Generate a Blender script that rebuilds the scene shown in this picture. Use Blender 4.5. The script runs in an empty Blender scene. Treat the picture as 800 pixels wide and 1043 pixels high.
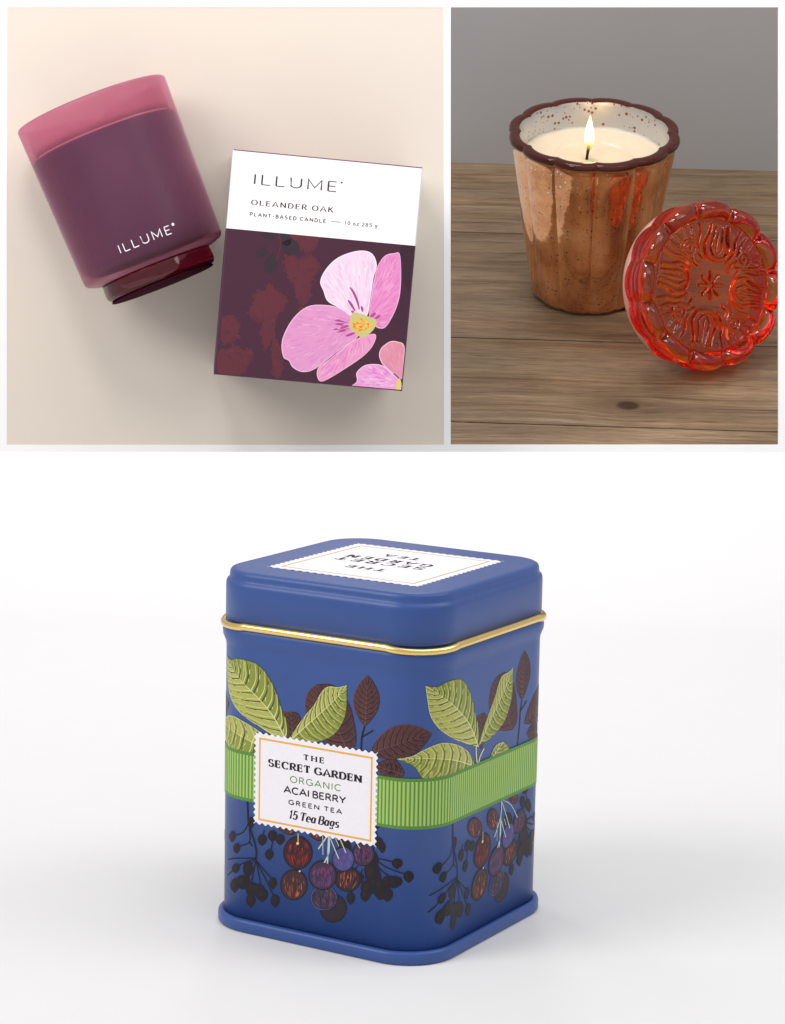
import bpy, bmesh, math, random
import numpy as np
from mathutils import Vector, Matrix
random.seed(7)
sc = bpy.context.scene
COL = sc.collection
rad = math.radians

# ------------------------------------------------------------------ camera frame
S = .0375                                   # half the width of the tin, metres
F, CX, CY = 2600., 400., 521.5
PSI, TH, RO = 1.028, .1596, -.0194
TX, TY, D0 = -.0977 * S, -3.0675 * S, 19.5413 * S
R0 = Matrix(((1, 0, 0), (0, math.sin(TH), math.cos(TH)), (0, math.cos(TH), -math.sin(TH))))
R1 = Matrix(((math.cos(RO), -math.sin(RO), 0), (math.sin(RO), math.cos(RO), 0), (0, 0, 1)))
RC = R1 @ R0
RCT = RC.transposed()
TC = Vector((TX, TY, D0))


def CW(u, v, d):
    return RCT @ (Vector((u, v, d)) - TC)


def CD(u, v, d):
    return RCT @ Vector((u, v, d))


def ray(x, y):
    return Vector(((x - CX) / F, (CY - y) / F, 1.))


def pix(x, y, d):
    r = ray(x, y) * d
    return CW(*r)


CAM = CW(0, 0, 0)
cd = bpy.data.cameras.new('camera')
cam = bpy.data.objects.new('camera', cd)
COL.objects.link(cam)
xr, yu, zb = CD(1, 0, 0), CD(0, 1, 0), CD(0, 0, -1)
cam.matrix_world = Matrix(((xr.x, yu.x, zb.x, CAM.x), (xr.y, yu.y, zb.y, CAM.y), (xr.z, yu.z, zb.z, CAM.z), (0, 0, 0, 1)))
cd.sensor_fit = 'HORIZONTAL'
cd.sensor_width = 36
cd.lens = 36 * F / 800
cd.clip_start = .02
cd.clip_end = 60
sc.camera = cam


def frame_matrix(o, x, y, z):
    return Matrix(((x.x, y.x, z.x, o.x), (x.y, y.y, z.y, o.y), (x.z, y.z, z.z, o.z), (0, 0, 0, 1)))


# ------------------------------------------------------------------ colours, materials
def lin(c):
    c = c / 255.
    return c / 12.92 if c <= .04045 else ((c + .055) / 1.055) ** 2.4


def L(r, g, b):
    return (lin(r), lin(g), lin(b), 1.)


class NT:
    def __init__(self, name):
        self.m = bpy.data.materials.new(name)
        self.m.use_nodes = True
        self.t = self.m.node_tree
        self.t.nodes.clear()
        self.out = self.t.nodes.new('ShaderNodeOutputMaterial')

    def n(self, typ, props=None, **inp):
        nd = self.t.nodes.new('ShaderNode' + typ)
        for k, v in (props or {}).items():
            setattr(nd, k, v)
        for k, v in inp.items():
            self.set(nd, k, v)
        return nd

    def set(self, nd, k, v):
        k = int(k[1:]) if k[0] == 'i' and k[1:].isdigit() else k.replace('_', ' ')
        s = nd.inputs[k]
        if isinstance(v, bpy.types.NodeSocket):
            self.t.links.new(v, s)
        elif isinstance(v, bpy.types.Node):
            self.t.links.new(v.outputs[0], s)
        else:
            s.default_value = v

    def math(self, op, a, b=0., clamp=False):
        return self.n('Math', {'operation': op, 'use_clamp': clamp}, i0=a, i1=b).outputs[0]

    def mix(self, f, a, b, mode='MIX'):
        nd = self.n('Mix', {'data_type': 'RGBA', 'blend_type': mode})
        self.set(nd, 'i0', f)
        self.set(nd, 'i6', a)
        self.set(nd, 'i7', b)
        return nd.outputs[2]

    def ramp(self, f, stops):
        nd = self.n('ValToRGB', i0=f)
        e = nd.color_ramp.elements
        while len(e) < len(stops):
            e.new(.5)
        for q, (p, c) in zip(e, stops):
            q.position = p
            q.color = c if len(c) == 4 else (*c, 1)
        return nd.outputs[0]

    def surf(self, x):
        self.t.links.new(x.outputs[0] if isinstance(x, bpy.types.Node) else x, self.out.inputs['Surface'])
        return self.m


def noise(t, vec, scale, detail=4, rough=.55):
    return t.n('TexNoise', Vector=vec, Scale=scale, Detail=detail, Roughness=rough).outputs[0]


def plain(name, base, rough=.5, metal=0., bump=0., bscale=300., var=0., **kw):
    t = NT(name)
    p = t.n('BsdfPrincipled', Base_Color=base, Roughness=rough, Metallic=metal)
    for k, v in kw.items():
        t.set(p, k, v)
    if bump or var:
        tc = t.n('TexCoord').outputs['Object']
        if bump:
            t.set(p, 'Normal', t.n('Bump', Strength=bump, Distance=.0004, Height=noise(t, tc, bscale)))
        if var:
            f = noise(t, tc, bscale * .12, 5)
            t.set(p, 'Base_Color', t.mix(f, tuple(c * (1 - var) for c in base[:3]) + (1,), tuple(min(1, c * (1 + var)) for c in base[:3]) + (1,)))
    return t.surf(p)


def printed(name, rough=.4, spec=.5):
    t = NT(name)
    a = t.n('Attribute', {'attribute_name': 'Col'}).outputs['Color']
    tc = t.n('TexCoord').outputs['Object']
    f = noise(t, tc, 900, 3)
    c = t.mix(t.math('MULTIPLY', f, .07), a, (0, 0, 0, 1), 'MULTIPLY')
    p = t.n('BsdfPrincipled', Base_Color=c, Roughness=rough, Specular_IOR_Level=spec)
    return t.surf(p)


# ------------------------------------------------------------------ object helpers
def link(name, bm_or_me, mats, parent=None, smooth=True):
    if isinstance(bm_or_me, bmesh.types.BMesh):
        me = bpy.data.meshes.new(name)
        bm_or_me.to_mesh(me)
        bm_or_me.free()
    else:
        me = bm_or_me
    for m in (mats if isinstance(mats, (list, tuple)) else [mats]):
        me.materials.append(m)
    if smooth:
        for p in me.polygons:
            p.use_smooth = True
    o = bpy.data.objects.new(name, me)
    COL.objects.link(o)
    if parent:
        o.parent = parent
    return o


def thing(name, label, cat, mat):
    o = bpy.data.objects.new(name, None)
    COL.objects.link(o)
    o.empty_display_size = .02
    o.matrix_world = mat
    o['label'] = label
    o['category'] = cat
    return o


def structure(o):
    o['kind'] = 'structure'
    return o


def lathe(prof, n=128, rfun=None, close=False):
    """prof: list of (r, z); rfun(r, z, theta) -> radius."""
    bm = bmesh.new()
    rings = []
    for r, z in prof:
        if r < 1e-6:
            rings.append([bm.verts.new((0, 0, z))] * n)
        else:
            rings.append([bm.verts.new(((rfun(r, z, 2 * math.pi * i / n) if rfun else r) * math.cos(2 * math.pi * i / n),
                                        (rfun(r, z, 2 * math.pi * i / n) if rfun else r) * math.sin(2 * math.pi * i / n), z)) for i in range(n)])
    pairs = list(zip(rings[:-1], rings[1:]))
    if close:
        pairs.append((rings[-1], rings[0]))
    for a, b in pairs:
        for i in range(n):
            j = (i + 1) % n
            vs = []
            for v in (a[i], a[j], b[j], b[i]):
                if v not in vs:
                    vs.append(v)
            if len(vs) >= 3:
                bm.faces.new(vs)
    bmesh.ops.recalc_face_normals(bm, faces=bm.faces)
    return bm


def catmull(pts, n=24):
    P = [pts[0]] + list(pts) + [pts[-1]]
    out = []
    m = len(pts) - 1
    for k in range(n + 1):
        t = k / n * m
        i = min(int(t), m - 1)
        f = t - i
        a, b, c, d = P[i], P[i + 1], P[i + 2], P[i + 3]
        out.append(tuple(.5 * (2 * b[q] + (c[q] - a[q]) * f + (2 * a[q] - 5 * b[q] + 4 * c[q] - d[q]) * f * f + (3 * b[q] - a[q] - 3 * c[q] + d[q]) * f ** 3) for q in (0, 1)))
    return out


def closed_spline(pts, k=5):
    n = len(pts)
    out = []
    for i in range(n):
        a, b, c, d = pts[i - 1], pts[i], pts[(i + 1) % n], pts[(i + 2) % n]
        for j in range(k):
            f = j / k
            out.append(tuple(.5 * (2 * b[q] + (c[q] - a[q]) * f + (2 * a[q] - 5 * b[q] + 4 * c[q] - d[q]) * f * f + (3 * b[q] - a[q] - 3 * c[q] + d[q]) * f ** 3) for q in (0, 1)))
    return out


def inside(p, poly):
    x, y = p
    r = False
    n = len(poly)
    for i in range(n):
        x1, y1 = poly[i]
        x2, y2 = poly[i - 1]
        if (y1 > y) != (y2 > y) and x < (x2 - x1) * (y - y1) / (y2 - y1) + x1:
            r = not r
    return r


def strip(pts, hx, hy=None, taper=None):
    """polygon round a polyline with an elliptic nib (half axes hx, hy)."""
    hy = hx if hy is None else hy
    n = len(pts)
    lft, rgt = [], []
    for i in range(n):
        def nrm(a, b):
            dx, dy = b[0] - a[0], b[1] - a[1]
            l = math.hypot(dx, dy) or 1e-9
            return (-dy / l, dx / l)
        if i == 0:
            m = nrm(pts[0], pts[1])
            k = 1
        elif i == n - 1:
            m = nrm(pts[-2], pts[-1])
            k = 1
        else:
            a, b = nrm(pts[i - 1], pts[i]), nrm(pts[i], pts[i + 1])
            m = (a[0] + b[0], a[1] + b[1])
            l = math.hypot(*m) or 1e-9
            m = (m[0] / l, m[1] / l)
            k = min(2.2, 1 / max(.3, m[0] * a[0] + m[1] * a[1]))
        w = math.hypot(hx * m[0], hy * m[1]) * k
        if taper:
            w *= taper(i / (n - 1))
        lft.append((pts[i][0] + m[0] * w, pts[i][1] + m[1] * w))
        rgt.append((pts[i][0] - m[0] * w, pts[i][1] - m[1] * w))
    return lft + rgt[::-1]


class Art:
    """flat printed shapes; every shape is a polygon in picture units, turned into surface coordinates by conv."""

    def __init__(self, conv):
        self.conv = conv
        self.p = []

    def poly(self, pts, col, layer, raw=False):
        q = list(pts) if raw else [self.conv(*a) for a in pts]
        self.p.append((q, col, layer))

    def stroke(self, pts, w, col, layer, taper=None, n=0):
        if n:
            pts = catmull(pts, n)
        self.poly(strip(pts, w, None, taper), col, layer)

    def ell(self, cx, cy, rx, ry, col, layer, rot=0., n=20, tip=0.):
        c, s = math.cos(rot), math.sin(rot)
        pts = []
        for i in range(n):
            a = 2 * math.pi * i / n
            k = 1 + tip * max(0, math.sin(a)) ** 12
            x, y = rx * math.cos(a), ry * math.sin(a) * k
            pts.append((cx + x * c - y * s, cy + x * s + y * c))
        self.poly(pts, col, layer)

    def mesh(self, name, fmap, cuts=(), reps=(0.,)):
        bm = bmesh.new()
        cl = bm.loops.layers.float_color.new('Col')
        for off in reps:
            for q, c, l in self.p:
                try:
                    f = bm.faces.new([bm.verts.new((a + off, b, l)) for a, b in q])
                except ValueError:
                    continue
                for lp in f.loops:
                    lp[cl] = c
        for x in cuts:
            bmesh.ops.bisect_plane(bm, geom=bm.verts[:] + bm.edges[:] + bm.faces[:], plane_co=(x, 0, 0), plane_no=(1, 0, 0), dist=1e-7)
        bmesh.ops.triangulate(bm, faces=bm.faces[:])
        for v in bm.verts:
            v.co = fmap(v.co.x, v.co.y, v.co.z)
        me = bpy.data.meshes.new(name)
        bm.to_mesh(me)
        bm.free()
        return me


# ------------------------------------------------------------------ lettering (stroke skeletons, cap height 1)
def arc(cx, cy, rx, ry, a0, a1, n=12):
    return [(cx + rx * math.cos(rad(a0 + (a1 - a0) * i / n)), cy + ry * math.sin(rad(a0 + (a1 - a0) * i / n))) for i in range(n + 1)]


GL = {
    'A': (.78, [[(.02, 0), (.39, 1), (.76, 0)], [(.16, .33), (.62, .33)]]),
    'B': (.62, [[(.08, 0), (.08, 1)], [(.08, 1), (.33, 1)] + arc(.33, .765, .2, .235, 90, -90) + [(.08, .53)], [(.08, .53), (.34, .53)] + arc(.34, .265, .24, .265, 90, -90) + [(.08, 0)]]),
    'C': (.74, [arc(.42, .5, .37, .5, 45, 315, 22)]),
    'D': (.72, [[(.08, 0), (.08, 1)], [(.08, 1), (.3, 1)] + arc(.3, .5, .37, .5, 90, -90, 18) + [(.08, 0)]]),
    'E': (.58, [[(.08, 0), (.08, 1)], [(.08, 1), (.53, 1)], [(.08, .52), (.47, .52)], [(.08, 0), (.54, 0)]]),
    'G': (.8, [arc(.42, .5, .37, .5, 45, 340, 22), [(.5, .45), (.76, .45)], [(.74, .45), (.74, .05)]]),
    'H': (.76, [[(.08, 0), (.08, 1)], [(.68, 0), (.68, 1)], [(.08, .52), (.68, .52)]]),
    'I': (.2, [[(.1, 0), (.1, 1)]]),
    'K': (.68, [[(.08, 0), (.08, 1)], [(.6, 1), (.08, .42)], [(.26, .62), (.64, 0)]]),
    'L': (.58, [[(.08, 1), (.08, 0)], [(.08, 0), (.55, 0)]]),
    'M': (.92, [[(.08, 0), (.08, 1), (.46, .2), (.84, 1), (.84, 0)]]),
    'N': (.76, [[(.08, 0), (.08, 1)], [(.08, 1), (.68, 0)], [(.68, 0), (.68, 1)]]),
    'O': (.84, [arc(.42, .5, .37, .5, 90, 450, 28)]),
    'P': (.6, [[(.08, 0), (.08, 1)], [(.08, 1), (.32, 1)] + arc(.32, .74, .23, .26, 90, -90) + [(.08, .48)]]),
    'R': (.66, [[(.08, 0), (.08, 1)], [(.08, 1), (.32, 1)] + arc(.32, .745, .22, .255, 90, -90) + [(.08, .49)], [(.32, .49), (.62, 0)]]),
    'S': (.6, [arc(.3, .75, .22, .25, 35, 270, 14) + arc(.3, .25, .24, .25, 90, -145, 14)[1:]]),
    'T': (.64, [[(.32, 0), (.32, 1)], [(.02, 1), (.62, 1)]]),
    'U': (.76, [[(.08, 1), (.08, .34)] + arc(.38, .34, .3, .34, 180, 360, 16) + [(.68, 1)]]),
    'Y': (.7, [[(.02, 1), (.35, .46)], [(.68, 1), (.35, .46)], [(.35, .46), (.35, 0)]]),
    '-': (.4, [[(.06, .45), (.34, .45)]]),
    ' ': (.14, []),
    '0': (.58, [arc(.29, .5, .22, .5, 90, 450, 24)]),
    '1': (.36, [[(.04, .82), (.2, 1), (.2, 0)]]),
    '2': (.56, [arc(.28, .72, .2, .28, 170, -30, 12) + [(.06, 0), (.52, 0)]]),
    '5': (.56, [[(.48, 1), (.12, 1), (.09, .55)] + arc(.27, .32, .22, .32, 120, -150, 14)]),
    '8': (.58, [arc(.29, .76, .18, .24, -90, 270, 20), arc(.29, .26, .22, .26, 90, 450, 20)]),
    'o': (.54, [arc(.27, .33, .2, .33, 90, 450, 20)]),
    'z': (.5, [[(.06, .66), (.44, .66), (.06, 0), (.46, 0)]]),
    'e': (.52, [[(.07, .36), (.44, .36)] + arc(.26, .33, .19, .33, 5, 310, 18)]),
    'a': (.56, [arc(.25, .33, .19, .33, 20, 340, 18), [(.45, .66), (.44, .1), (.54, .02)]]),
    'g': (.54, [arc(.25, .36, .19, .3, 20, 380, 18), [(.45, .66), (.44, -.1)] + arc(.26, -.08, .18, .2, 0, -160, 8)]),
    's': (.44, [arc(.22, .5, .15, .17, 35, 270, 10) + arc(.22, .17, .16, .17, 90, -145, 10)[1:]]),
}


def lettering(txt, width, hx, hy, gap=.12, serif=0., shear=0., sh=.03):
    """polygons of a line of text, cap height 1 and total width as given."""
    tot = sum(GL[c][0] for c in txt)
    wf = (width - gap * (len(txt) - 1)) / tot
    x = 0
    out = []
    for c in txt:
        w, st = GL[c]
        for s in st:
            pts = [(x + a * wf, b) for a, b in s]
            out.append(strip(pts, hx, hy))
            if serif:
                for e, o in ((0, 1), (-1, -2)):
                    p, q = pts[e], pts[o]
                    steep = abs(p[1] - q[1]) > abs(p[0] - q[0]) * .9
                    if steep and len(pts) < 4 and (abs(p[1]) < .01 or abs(p[1] - 1) < .01) and not (c in 'A' and p[1] > .5):
                        y0, y1 = (0, sh) if p[1] < .5 else (1 - sh, 1)
                        out.append([(p[0] - serif, y0), (p[0] + serif, y0), (p[0] + serif, y1), (p[0] - serif, y1)])
                    elif not steep and len(s) == 2 and c in 'ELT' and e == -1 or (c == 'T' and not steep and len(s) == 2):
                        y0, y1 = (p[1], p[1] + .26) if p[1] < .1 else ((p[1] - .26, p[1]) if p[1] > .9 else (p[1] - .14, p[1] + .14))
                        t = hx * .55
                        out.append([(p[0] - t, y0), (p[0] + t * .3, y0), (p[0] + t * .3, y1), (p[0] - t, y1)])
                if c in 'SCG' and len(s) > 6:
                    p = pts[0]
                    out.append([(p[0] - hx * .5, p[1] - .16), (p[0] + hx * .5, p[1] - .16), (p[0] + hx * .5, p[1] + .14), (p[0] - hx * .3, p[1] + .1)])
                    if c == 'S':
                        p = pts[-1]
                        out.append([(p[0] - hx * .5, p[1] - .14), (p[0] + hx * .5, p[1] - .1), (p[0] + hx * .5, p[1] + .16), (p[0] - hx * .5, p[1] + .16)])
        x += w * wf + gap
    if shear:
        out = [[(a + b * shear, b) for a, b in p] for p in out]
    return out


# ================================================================== TEA TIN
RZ = Matrix.Rotation(PSI, 4, 'Z')
TIN = RZ @ Matrix.Scale(S, 4)
tin = thing('tea_tin', 'blue square tea tin printed with leaves and dark berries on white ground', 'tin', RZ)
TINV = RZ.inverted()
A0, RR = .955, .355
LL = A0 - RR
ARC = RR * math.pi / 2
PER = 2 * LL + ARC


def surf(s, z, off, a=A0):
    k = math.floor((s + PER / 2) / PER)
    l = s - k * PER
    if abs(l) <= LL:
        x, y, nx, ny = -A0, -l, -1, 0
    else:
        f = (abs(l) - LL) / RR
        nx, ny = -math.cos(f), -math.sin(f) * (1 if l > 0 else -1)
        x, y = -LL + RR * nx, -LL * (1 if l > 0 else -1) + RR * ny
    x += nx * off
    y += ny * off
    for _ in range(k % 4):
        x, y = -y, x
    return Vector((x, y, z)) * S


def unsurf(x, y):
    k = 0
    for k in range(4):
        if x < 0 and abs(y) <= -x + 1e-9:
            break
        x, y = y, -x
    if k >= 2:
        k -= 4
    if abs(y) <= LL:
        l = -y
    else:
        l = (LL + RR * math.atan2(abs(y) - LL, -x - LL)) * (1 if y < 0 else -1)
    return l + k * PER


O_L = (TINV @ CAM) / S


def uv(px, py):
    d = (TINV.to_3x3() @ (RCT @ ray(px, py)))
    h = math.hypot(d.x, d.y)
    d /= h
    t = math.hypot(O_L.x, O_L.y) - 2.
    best = (9, t)
    for _ in range(60):
        x, y = O_L.x + d.x * t, O_L.y + d.y * t
        qx, qy = abs(x) - LL, abs(y) - LL
        sd = math.hypot(max(qx, 0), max(qy, 0)) + min(max(qx, qy), 0) - RR
        if sd < best[0]:
            best = (sd, t)
        if sd < 1e-5 or t > 40:
            break
        t += max(sd, 2e-5)
    t = best[1]
    return unsurf(O_L.x + d.x * t, O_L.y + d.y * t), O_L.z + d.z * t


def crop(ox, oy, s):
    return lambda x, y: (ox + x / s, oy + y / s)


C3, C4, C5, C6, C7, C8 = crop(225, 660, 8), crop(300, 660, 5.333), crop(225, 810, 6.667), crop(320, 830, 6.667), crop(440, 800, 6.517), crop(420, 660, 5.714)
CL = crop(250, 735, 5.333)


def rsq(bm, a, z, r, n=14, zf=None):
    vs = []
    for k in range(4):
        for i in range(n + 1):
            t = (k + i / n) * math.pi / 2
            sx, sy = ((1, 1), (-1, 1), (-1, -1), (1, -1))[k]
            zz = z + (zf(i / n) if zf else 0)
            vs.append(bm.verts.new(((sx * (a - r) + r * math.cos(t)) * S, (sy * (a - r) + r * math.sin(t)) * S, zz * S)))
    return vs


def rsq_loft(prof, cap0=True, cap1=True, n=14):
    bm = bmesh.new()
    rings = [rsq(bm, a, z, .4 - (1 - a), n) for a, z in prof]
    for p, q in zip(rings[:-1], rings[1:]):
        m = len(p)
        for i in range(m):
            bm.faces.new((p[i], p[(i + 1) % m], q[(i + 1) % m], q[i]))
    if cap0:
        bm.faces.new(rings[0][::-1])
    if cap1:
        bm.faces.new(rings[-1])
    return bm


def satin(name, base):
    t = NT(name)
    tc = t.n('TexCoord').outputs['Object']
    f = noise(t, tc, 160, 5)
    c = t.mix(f, tuple(x * .93 for x in base[:3]) + (1,), tuple(x * 1.07 for x in base[:3]) + (1,))
    b = t.n('Bump', Strength=.10, Distance=.0003, Height=noise(t, tc, 1700, 2))
    p = t.n('BsdfPrincipled', Base_Color=c, Roughness=t.math('ADD', t.math('MULTIPLY', noise(t, tc, 60, 4), .12), .36), Normal=b, Specular_IOR_Level=.38, Coat_Weight=.12, Coat_Roughness=.25)
    return t.surf(p)


M_BLUE = satin('blue satin enamel', L(48, 78, 142))
M_PRINT = printed('printed enamel', .42, .3)
M_PAPER = printed('printed paper', .6, .3)
M_GOLD = plain('brass wire', (.86, .62, .24, 1), .24, 1., .05, 700, .08)

# --- printed artwork
art = Art(uv)
BRN, BRN_D = L(84, 50, 50), L(34, 18, 26)
GRN, GRN_B, GRN_D, GRN_L = L(138, 146, 62), L(172, 174, 92), L(70, 82, 24), L(216, 216, 146)
INK = L(24, 17, 28)


def leaf(mid, le, re, cols, lay, cv, veins=9, w=.5, hatch=3):
    ca, cb, dark, light = cols
    m, a, b = (catmull([cv(*p) for p in q], 36) for q in (mid, le, re))
    art.poly(a + b[::-1], ca, lay)
    art.poly(m + b[::-1], cb, lay + .25)
    art.stroke(a, w * .55, light, lay + .5)
    art.stroke(b, w * .55, dark, lay + .5)

    def at(q, t):
        t = max(0, min(1, t)) * 36
        i = min(35, int(t))
        return (q[i][0] + (q[i + 1][0] - q[i][0]) * (t - i), q[i][1] + (q[i + 1][1] - q[i][1]) * (t - i))
    for e in (a, b):
        for k in range(veins):
            t = .04 + .84 * k / veins
            p0, p1 = at(m, t), at(e, min(1, t + .15))
            pm = ((p0[0] + p1[0]) / 2 + (at(m, t + .1)[0] - p0[0]) * -.25, (p0[1] + p1[1]) / 2 + (at(m, t + .1)[1] - p0[1]) * -.25)
            art.stroke([p0, pm, p1], w, dark, lay + .75, lambda f: 1.05 - .6 * f, 6)
            q0, q1 = at(m, t + .022), at(e, min(1, t + .172))
            qm = (pm[0] + (q0[0] - p0[0]), pm[1] + (q0[1] - p0[1]))
            art.stroke([q0, qm, q1], w * .6, light, lay + .7, lambda f: 1.1 - .7 * f, 6)
            for h in range(hatch):
                f = (h + random.uniform(.6, 1.1)) / (hatch + 1)
                t2 = t + .05
                r0 = at(m, t2)
                r1 = at(e, min(1, t2 + .15))
                s0 = (r0[0] + (r1[0] - r0[0]) * f, r0[1] + (r1[1] - r0[1]) * f)
                s1 = (r0[0] + (r1[0] - r0[0]) * (f + .16), r0[1] + (r1[1] - r0[1]) * (f + .16))
                art.stroke([s0, s1], w * .42, dark if h % 2 else light, lay + .72)
    art.stroke(m, w * .9, light, lay + 1, lambda f: 1.15 - .85 * f)


def simple_leaf(base, tip, wl, wr, cols, lay, cv, **kw):
    (x0, y0), (x1, y1) = base, tip
    dx, dy = x1 - x0, y1 - y0
    l = math.hypot(dx, dy)
    nx, ny = -dy / l, dx / l
    mk = lambda w: [(x0 + dx * t + nx * w * k, y0 + dy * t + ny * w * k) for t, k in ((0, 0), (.18, .62), (.42, 1), (.65, .93), (.86, .5), (1, 0))]
    leaf([(x0 + dx * t, y0 + dy * t) for t in (0, .33, .66, 1)], mk(wl), mk(-wr), cols, lay, cv, **kw)


BC = (BRN, L(74, 42, 46), BRN_D, L(104, 66, 62))
GC = (GRN, GRN_B, GRN_D, GRN_L)
GC2 = (GRN_B, GRN, GRN_D, GRN_L)
# brown leaves
simple_leaf((385, 425), (398, 148), -68, -70, BC, 1, C4, veins=9)
simple_leaf((412, 572), (748, 463), -95, -85, BC, 1, C4, veins=9)
leaf([(290, 560), (230, 430), (170, 300), (120, 200)], [(290, 560), (120, 480), (62, 340), (76, 242), (120, 200)],
     [(290, 560), (335, 520), (325, 400), (290, 290), (215, 205), (120, 200)], BC, 1, C4, veins=9)
leaf([(590, 820), (582, 640), (572, 522)], [(590, 820), (508, 690), (495, 590), (515, 530), (572, 522)],
     [(590, 820), (655, 690), (655, 595), (630, 535), (572, 522)], BC, 1, C3, veins=7)
simple_leaf((600, 690), (440, 640), -45, -60, BC, 1, C4, veins=6)
art.stroke([C4(385, 420), C4(368, 480), C4(362, 560), C4(340, 700)], .9, BRN_D, 1.9, None, 8)
art.stroke([C4(368, 484), C4(408, 462), C4(430, 448)], .9, BRN_D, 1.9)
art.ell(*C4(530, 655), 6.2, 6.4, INK, 2)
art.stroke([C4(550, 640), C4(575, 655)], .7, INK, 2)


def berry(cv, x, y, rx, ry, sc_, tip=.22, rot=0.):
    cx, cy = cv(x, y)
    art.ell(cx, cy, rx / sc_, ry / sc_, INK, 2.1 + .045 * (len(art.p) % 16), rot, 18, tip)
    if rx > 24:
        art.ell(cx - .25 * rx / sc_, cy - .1 * ry / sc_, .28 * rx / sc_, .5 * ry / sc_, L(36, 25, 31), 2.92, rot + .2, 12)


def twig(cv, pts, w=.6):
    art.stroke([cv(*p) for p in pts], w, INK, 2, None, 10)


# dark sprig, left
twig(C5, [(182, 40), (188, 180), (200, 230), (240, 360), (240, 440)], .9)
for q in ([(188, 190), (155, 250), (95, 278)], [(192, 230), (195, 320), (115, 352)], [(195, 320), (216, 348)], [(295, 235), (285, 300)], [(352, 318), (340, 385)],
          [(240, 430), (120, 430), (48, 438)], [(240, 435), (160, 460), (105, 492)], [(236, 440), (190, 490)], [(100, 500), (45, 545)], [(240, 445), (350, 575)], [(240, 450), (305, 570), (366, 700)],
          [(240, 450), (262, 560), (275, 640)], [(238, 450), (215, 560), (205, 640)]):
    twig(C5, q)
for x, y, rx, ry in ((78, 280, 21, 34), (108, 360, 23, 32), (208, 185, 20, 38), (282, 303, 32, 36), (352, 275, 32, 36), (404, 300, 32, 34), (330, 402, 30, 35), (103, 497, 27, 30), (186, 500, 34, 52),
                     (95, 612, 30, 44), (150, 590, 52, 44), (215, 640, 46, 46), (280, 675, 42, 44), (205, 712, 33, 46), (355, 597, 28, 36), (370, 716, 32, 40), (250, 640, 50, 36)):
    berry(C5, x, y, rx, ry, 6.667)
# dark sprig, right
for q in ([(415, 298), (470, 305), (540, 322)], [(410, 300), (500, 362), (625, 406)], [(412, 320), (460, 380), (520, 425)], [(424, 335), (424, 410)], [(400, 395), (450, 450)], [(412, 90), (437, 160)],
          [(370, 380), (360, 470)], [(350, 380), (350, 440)], [(265, 500), (252, 545)], [(300, 350), (270, 380)], [(330, 370), (310, 420)]):
    twig(C6, q)
for x, y, rx, ry in ((250, 566, 30, 38), (350, 545, 36, 40), (368, 495, 52, 50), (371, 377, 32, 34), (410, 458, 38, 34), (312, 430, 28, 36), (452, 478, 44, 36), (500, 542, 38, 42), (545, 455, 58, 38), (500, 460, 40, 44),
                     (566, 331, 38, 32), (643, 420, 36, 36), (441, 190, 30, 36), (412, 72, 40, 26)):
    berry(C6, x, y, rx, ry, 6.667)
for x, y, rx, ry in ((604, 112, 17, 42), (645, 140, 14, 36), (600, 240, 34, 66), (612, 340, 30, 70), (630, 440, 22, 34), (510, 240, 28, 60)):
    berry(C7, x, y, rx, ry, 6.517)


def fruit(cv, x, y, rx, ry, k, body, streaks, lay, rim=None, n=110):
    cx, cy = cv(x, y)
    rx, ry = rx / k, ry / k
    art.ell(cx, cy, rx, ry, INK, lay, 0, 28)
    if rim:
        art.ell(cx, cy, rx * .96, ry * .96, rim, lay + .1, 0, 28)
    art.ell(cx, cy, rx * .91, ry * .91, body, lay + .2, 0, 28)
    for i in range(n):
        u = random.uniform(-.82, .82)
        v0 = random.uniform(-.8, .55)
        v1 = min(.85, v0 + random.uniform(.2, .6))
        pts = []
        for j in range(5):
            v = v0 + (v1 - v0) * j / 4
            pts.append((cx + rx * .9 * u * math.sqrt(max(0, 1 - v * v)), cy + ry * .9 * v))
        c = random.choice(streaks)
        art.stroke(pts, random.uniform(.09, .27), c, lay + .3 + .002 * i, lambda f: .3 + 1.2 * math.sin(math.pi * f))


RED, ORG, PUR, BLU, DKR = L(190, 52, 42), L(186, 92, 62), L(112, 58, 112), L(84, 88, 158), L(70, 26, 34)
fruit(C5, 765, 770, 92, 98, 6.667, L(38, 28, 40), [L(44, 32, 44)], 3.0)
fruit(C5, 525, 392, 100, 114, 6.667, L(62, 20, 28), [RED, L(150, 44, 40), L(120, 34, 38), DKR, DKR, INK, INK], 3.4)
fruit(C5, 497, 610, 94, 106, 6.667, L(64, 36, 36), [ORG, L(126, 66, 50), DKR, L(50, 28, 34), L(100, 54, 44), INK], 3.2)
fruit(C5, 700, 698, 92, 88, 6.667, L(44, 38, 66), [L(130, 72, 62), L(96, 58, 66), INK, L(70, 62, 104), L(52, 50, 92)], 3.2, L(82, 92, 150))
fruit(C5, 693, 545, 98, 102, 6.667, L(60, 40, 70), [PUR, PUR, L(86, 50, 92), INK, L(130, 62, 84), L(60, 62, 110)], 3.8)
fruit(C6, 230, 440, 90, 86, 6.667, L(44, 28, 38), [ORG, L(112, 64, 56), INK, INK, L(70, 44, 58)], 3.2)
fruit(C6, 335, 266, 80, 84, 6.667, L(56, 40, 68), [PUR, L(134, 56, 76), INK, L(66, 60, 104), L(40, 32, 50)], 3.4)
fruit(C6, 200, 302, 78, 86, 6.667, L(72, 70, 128), [BLU, L(96, 92, 156), PUR, L(60, 56, 104), L(70, 74, 140)], 3.9)
fruit(C7, 405, 225, 38, 72, 6.517, L(74, 38, 42), [ORG, L(118, 62, 54), INK], 3.0, None, 26)
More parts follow.
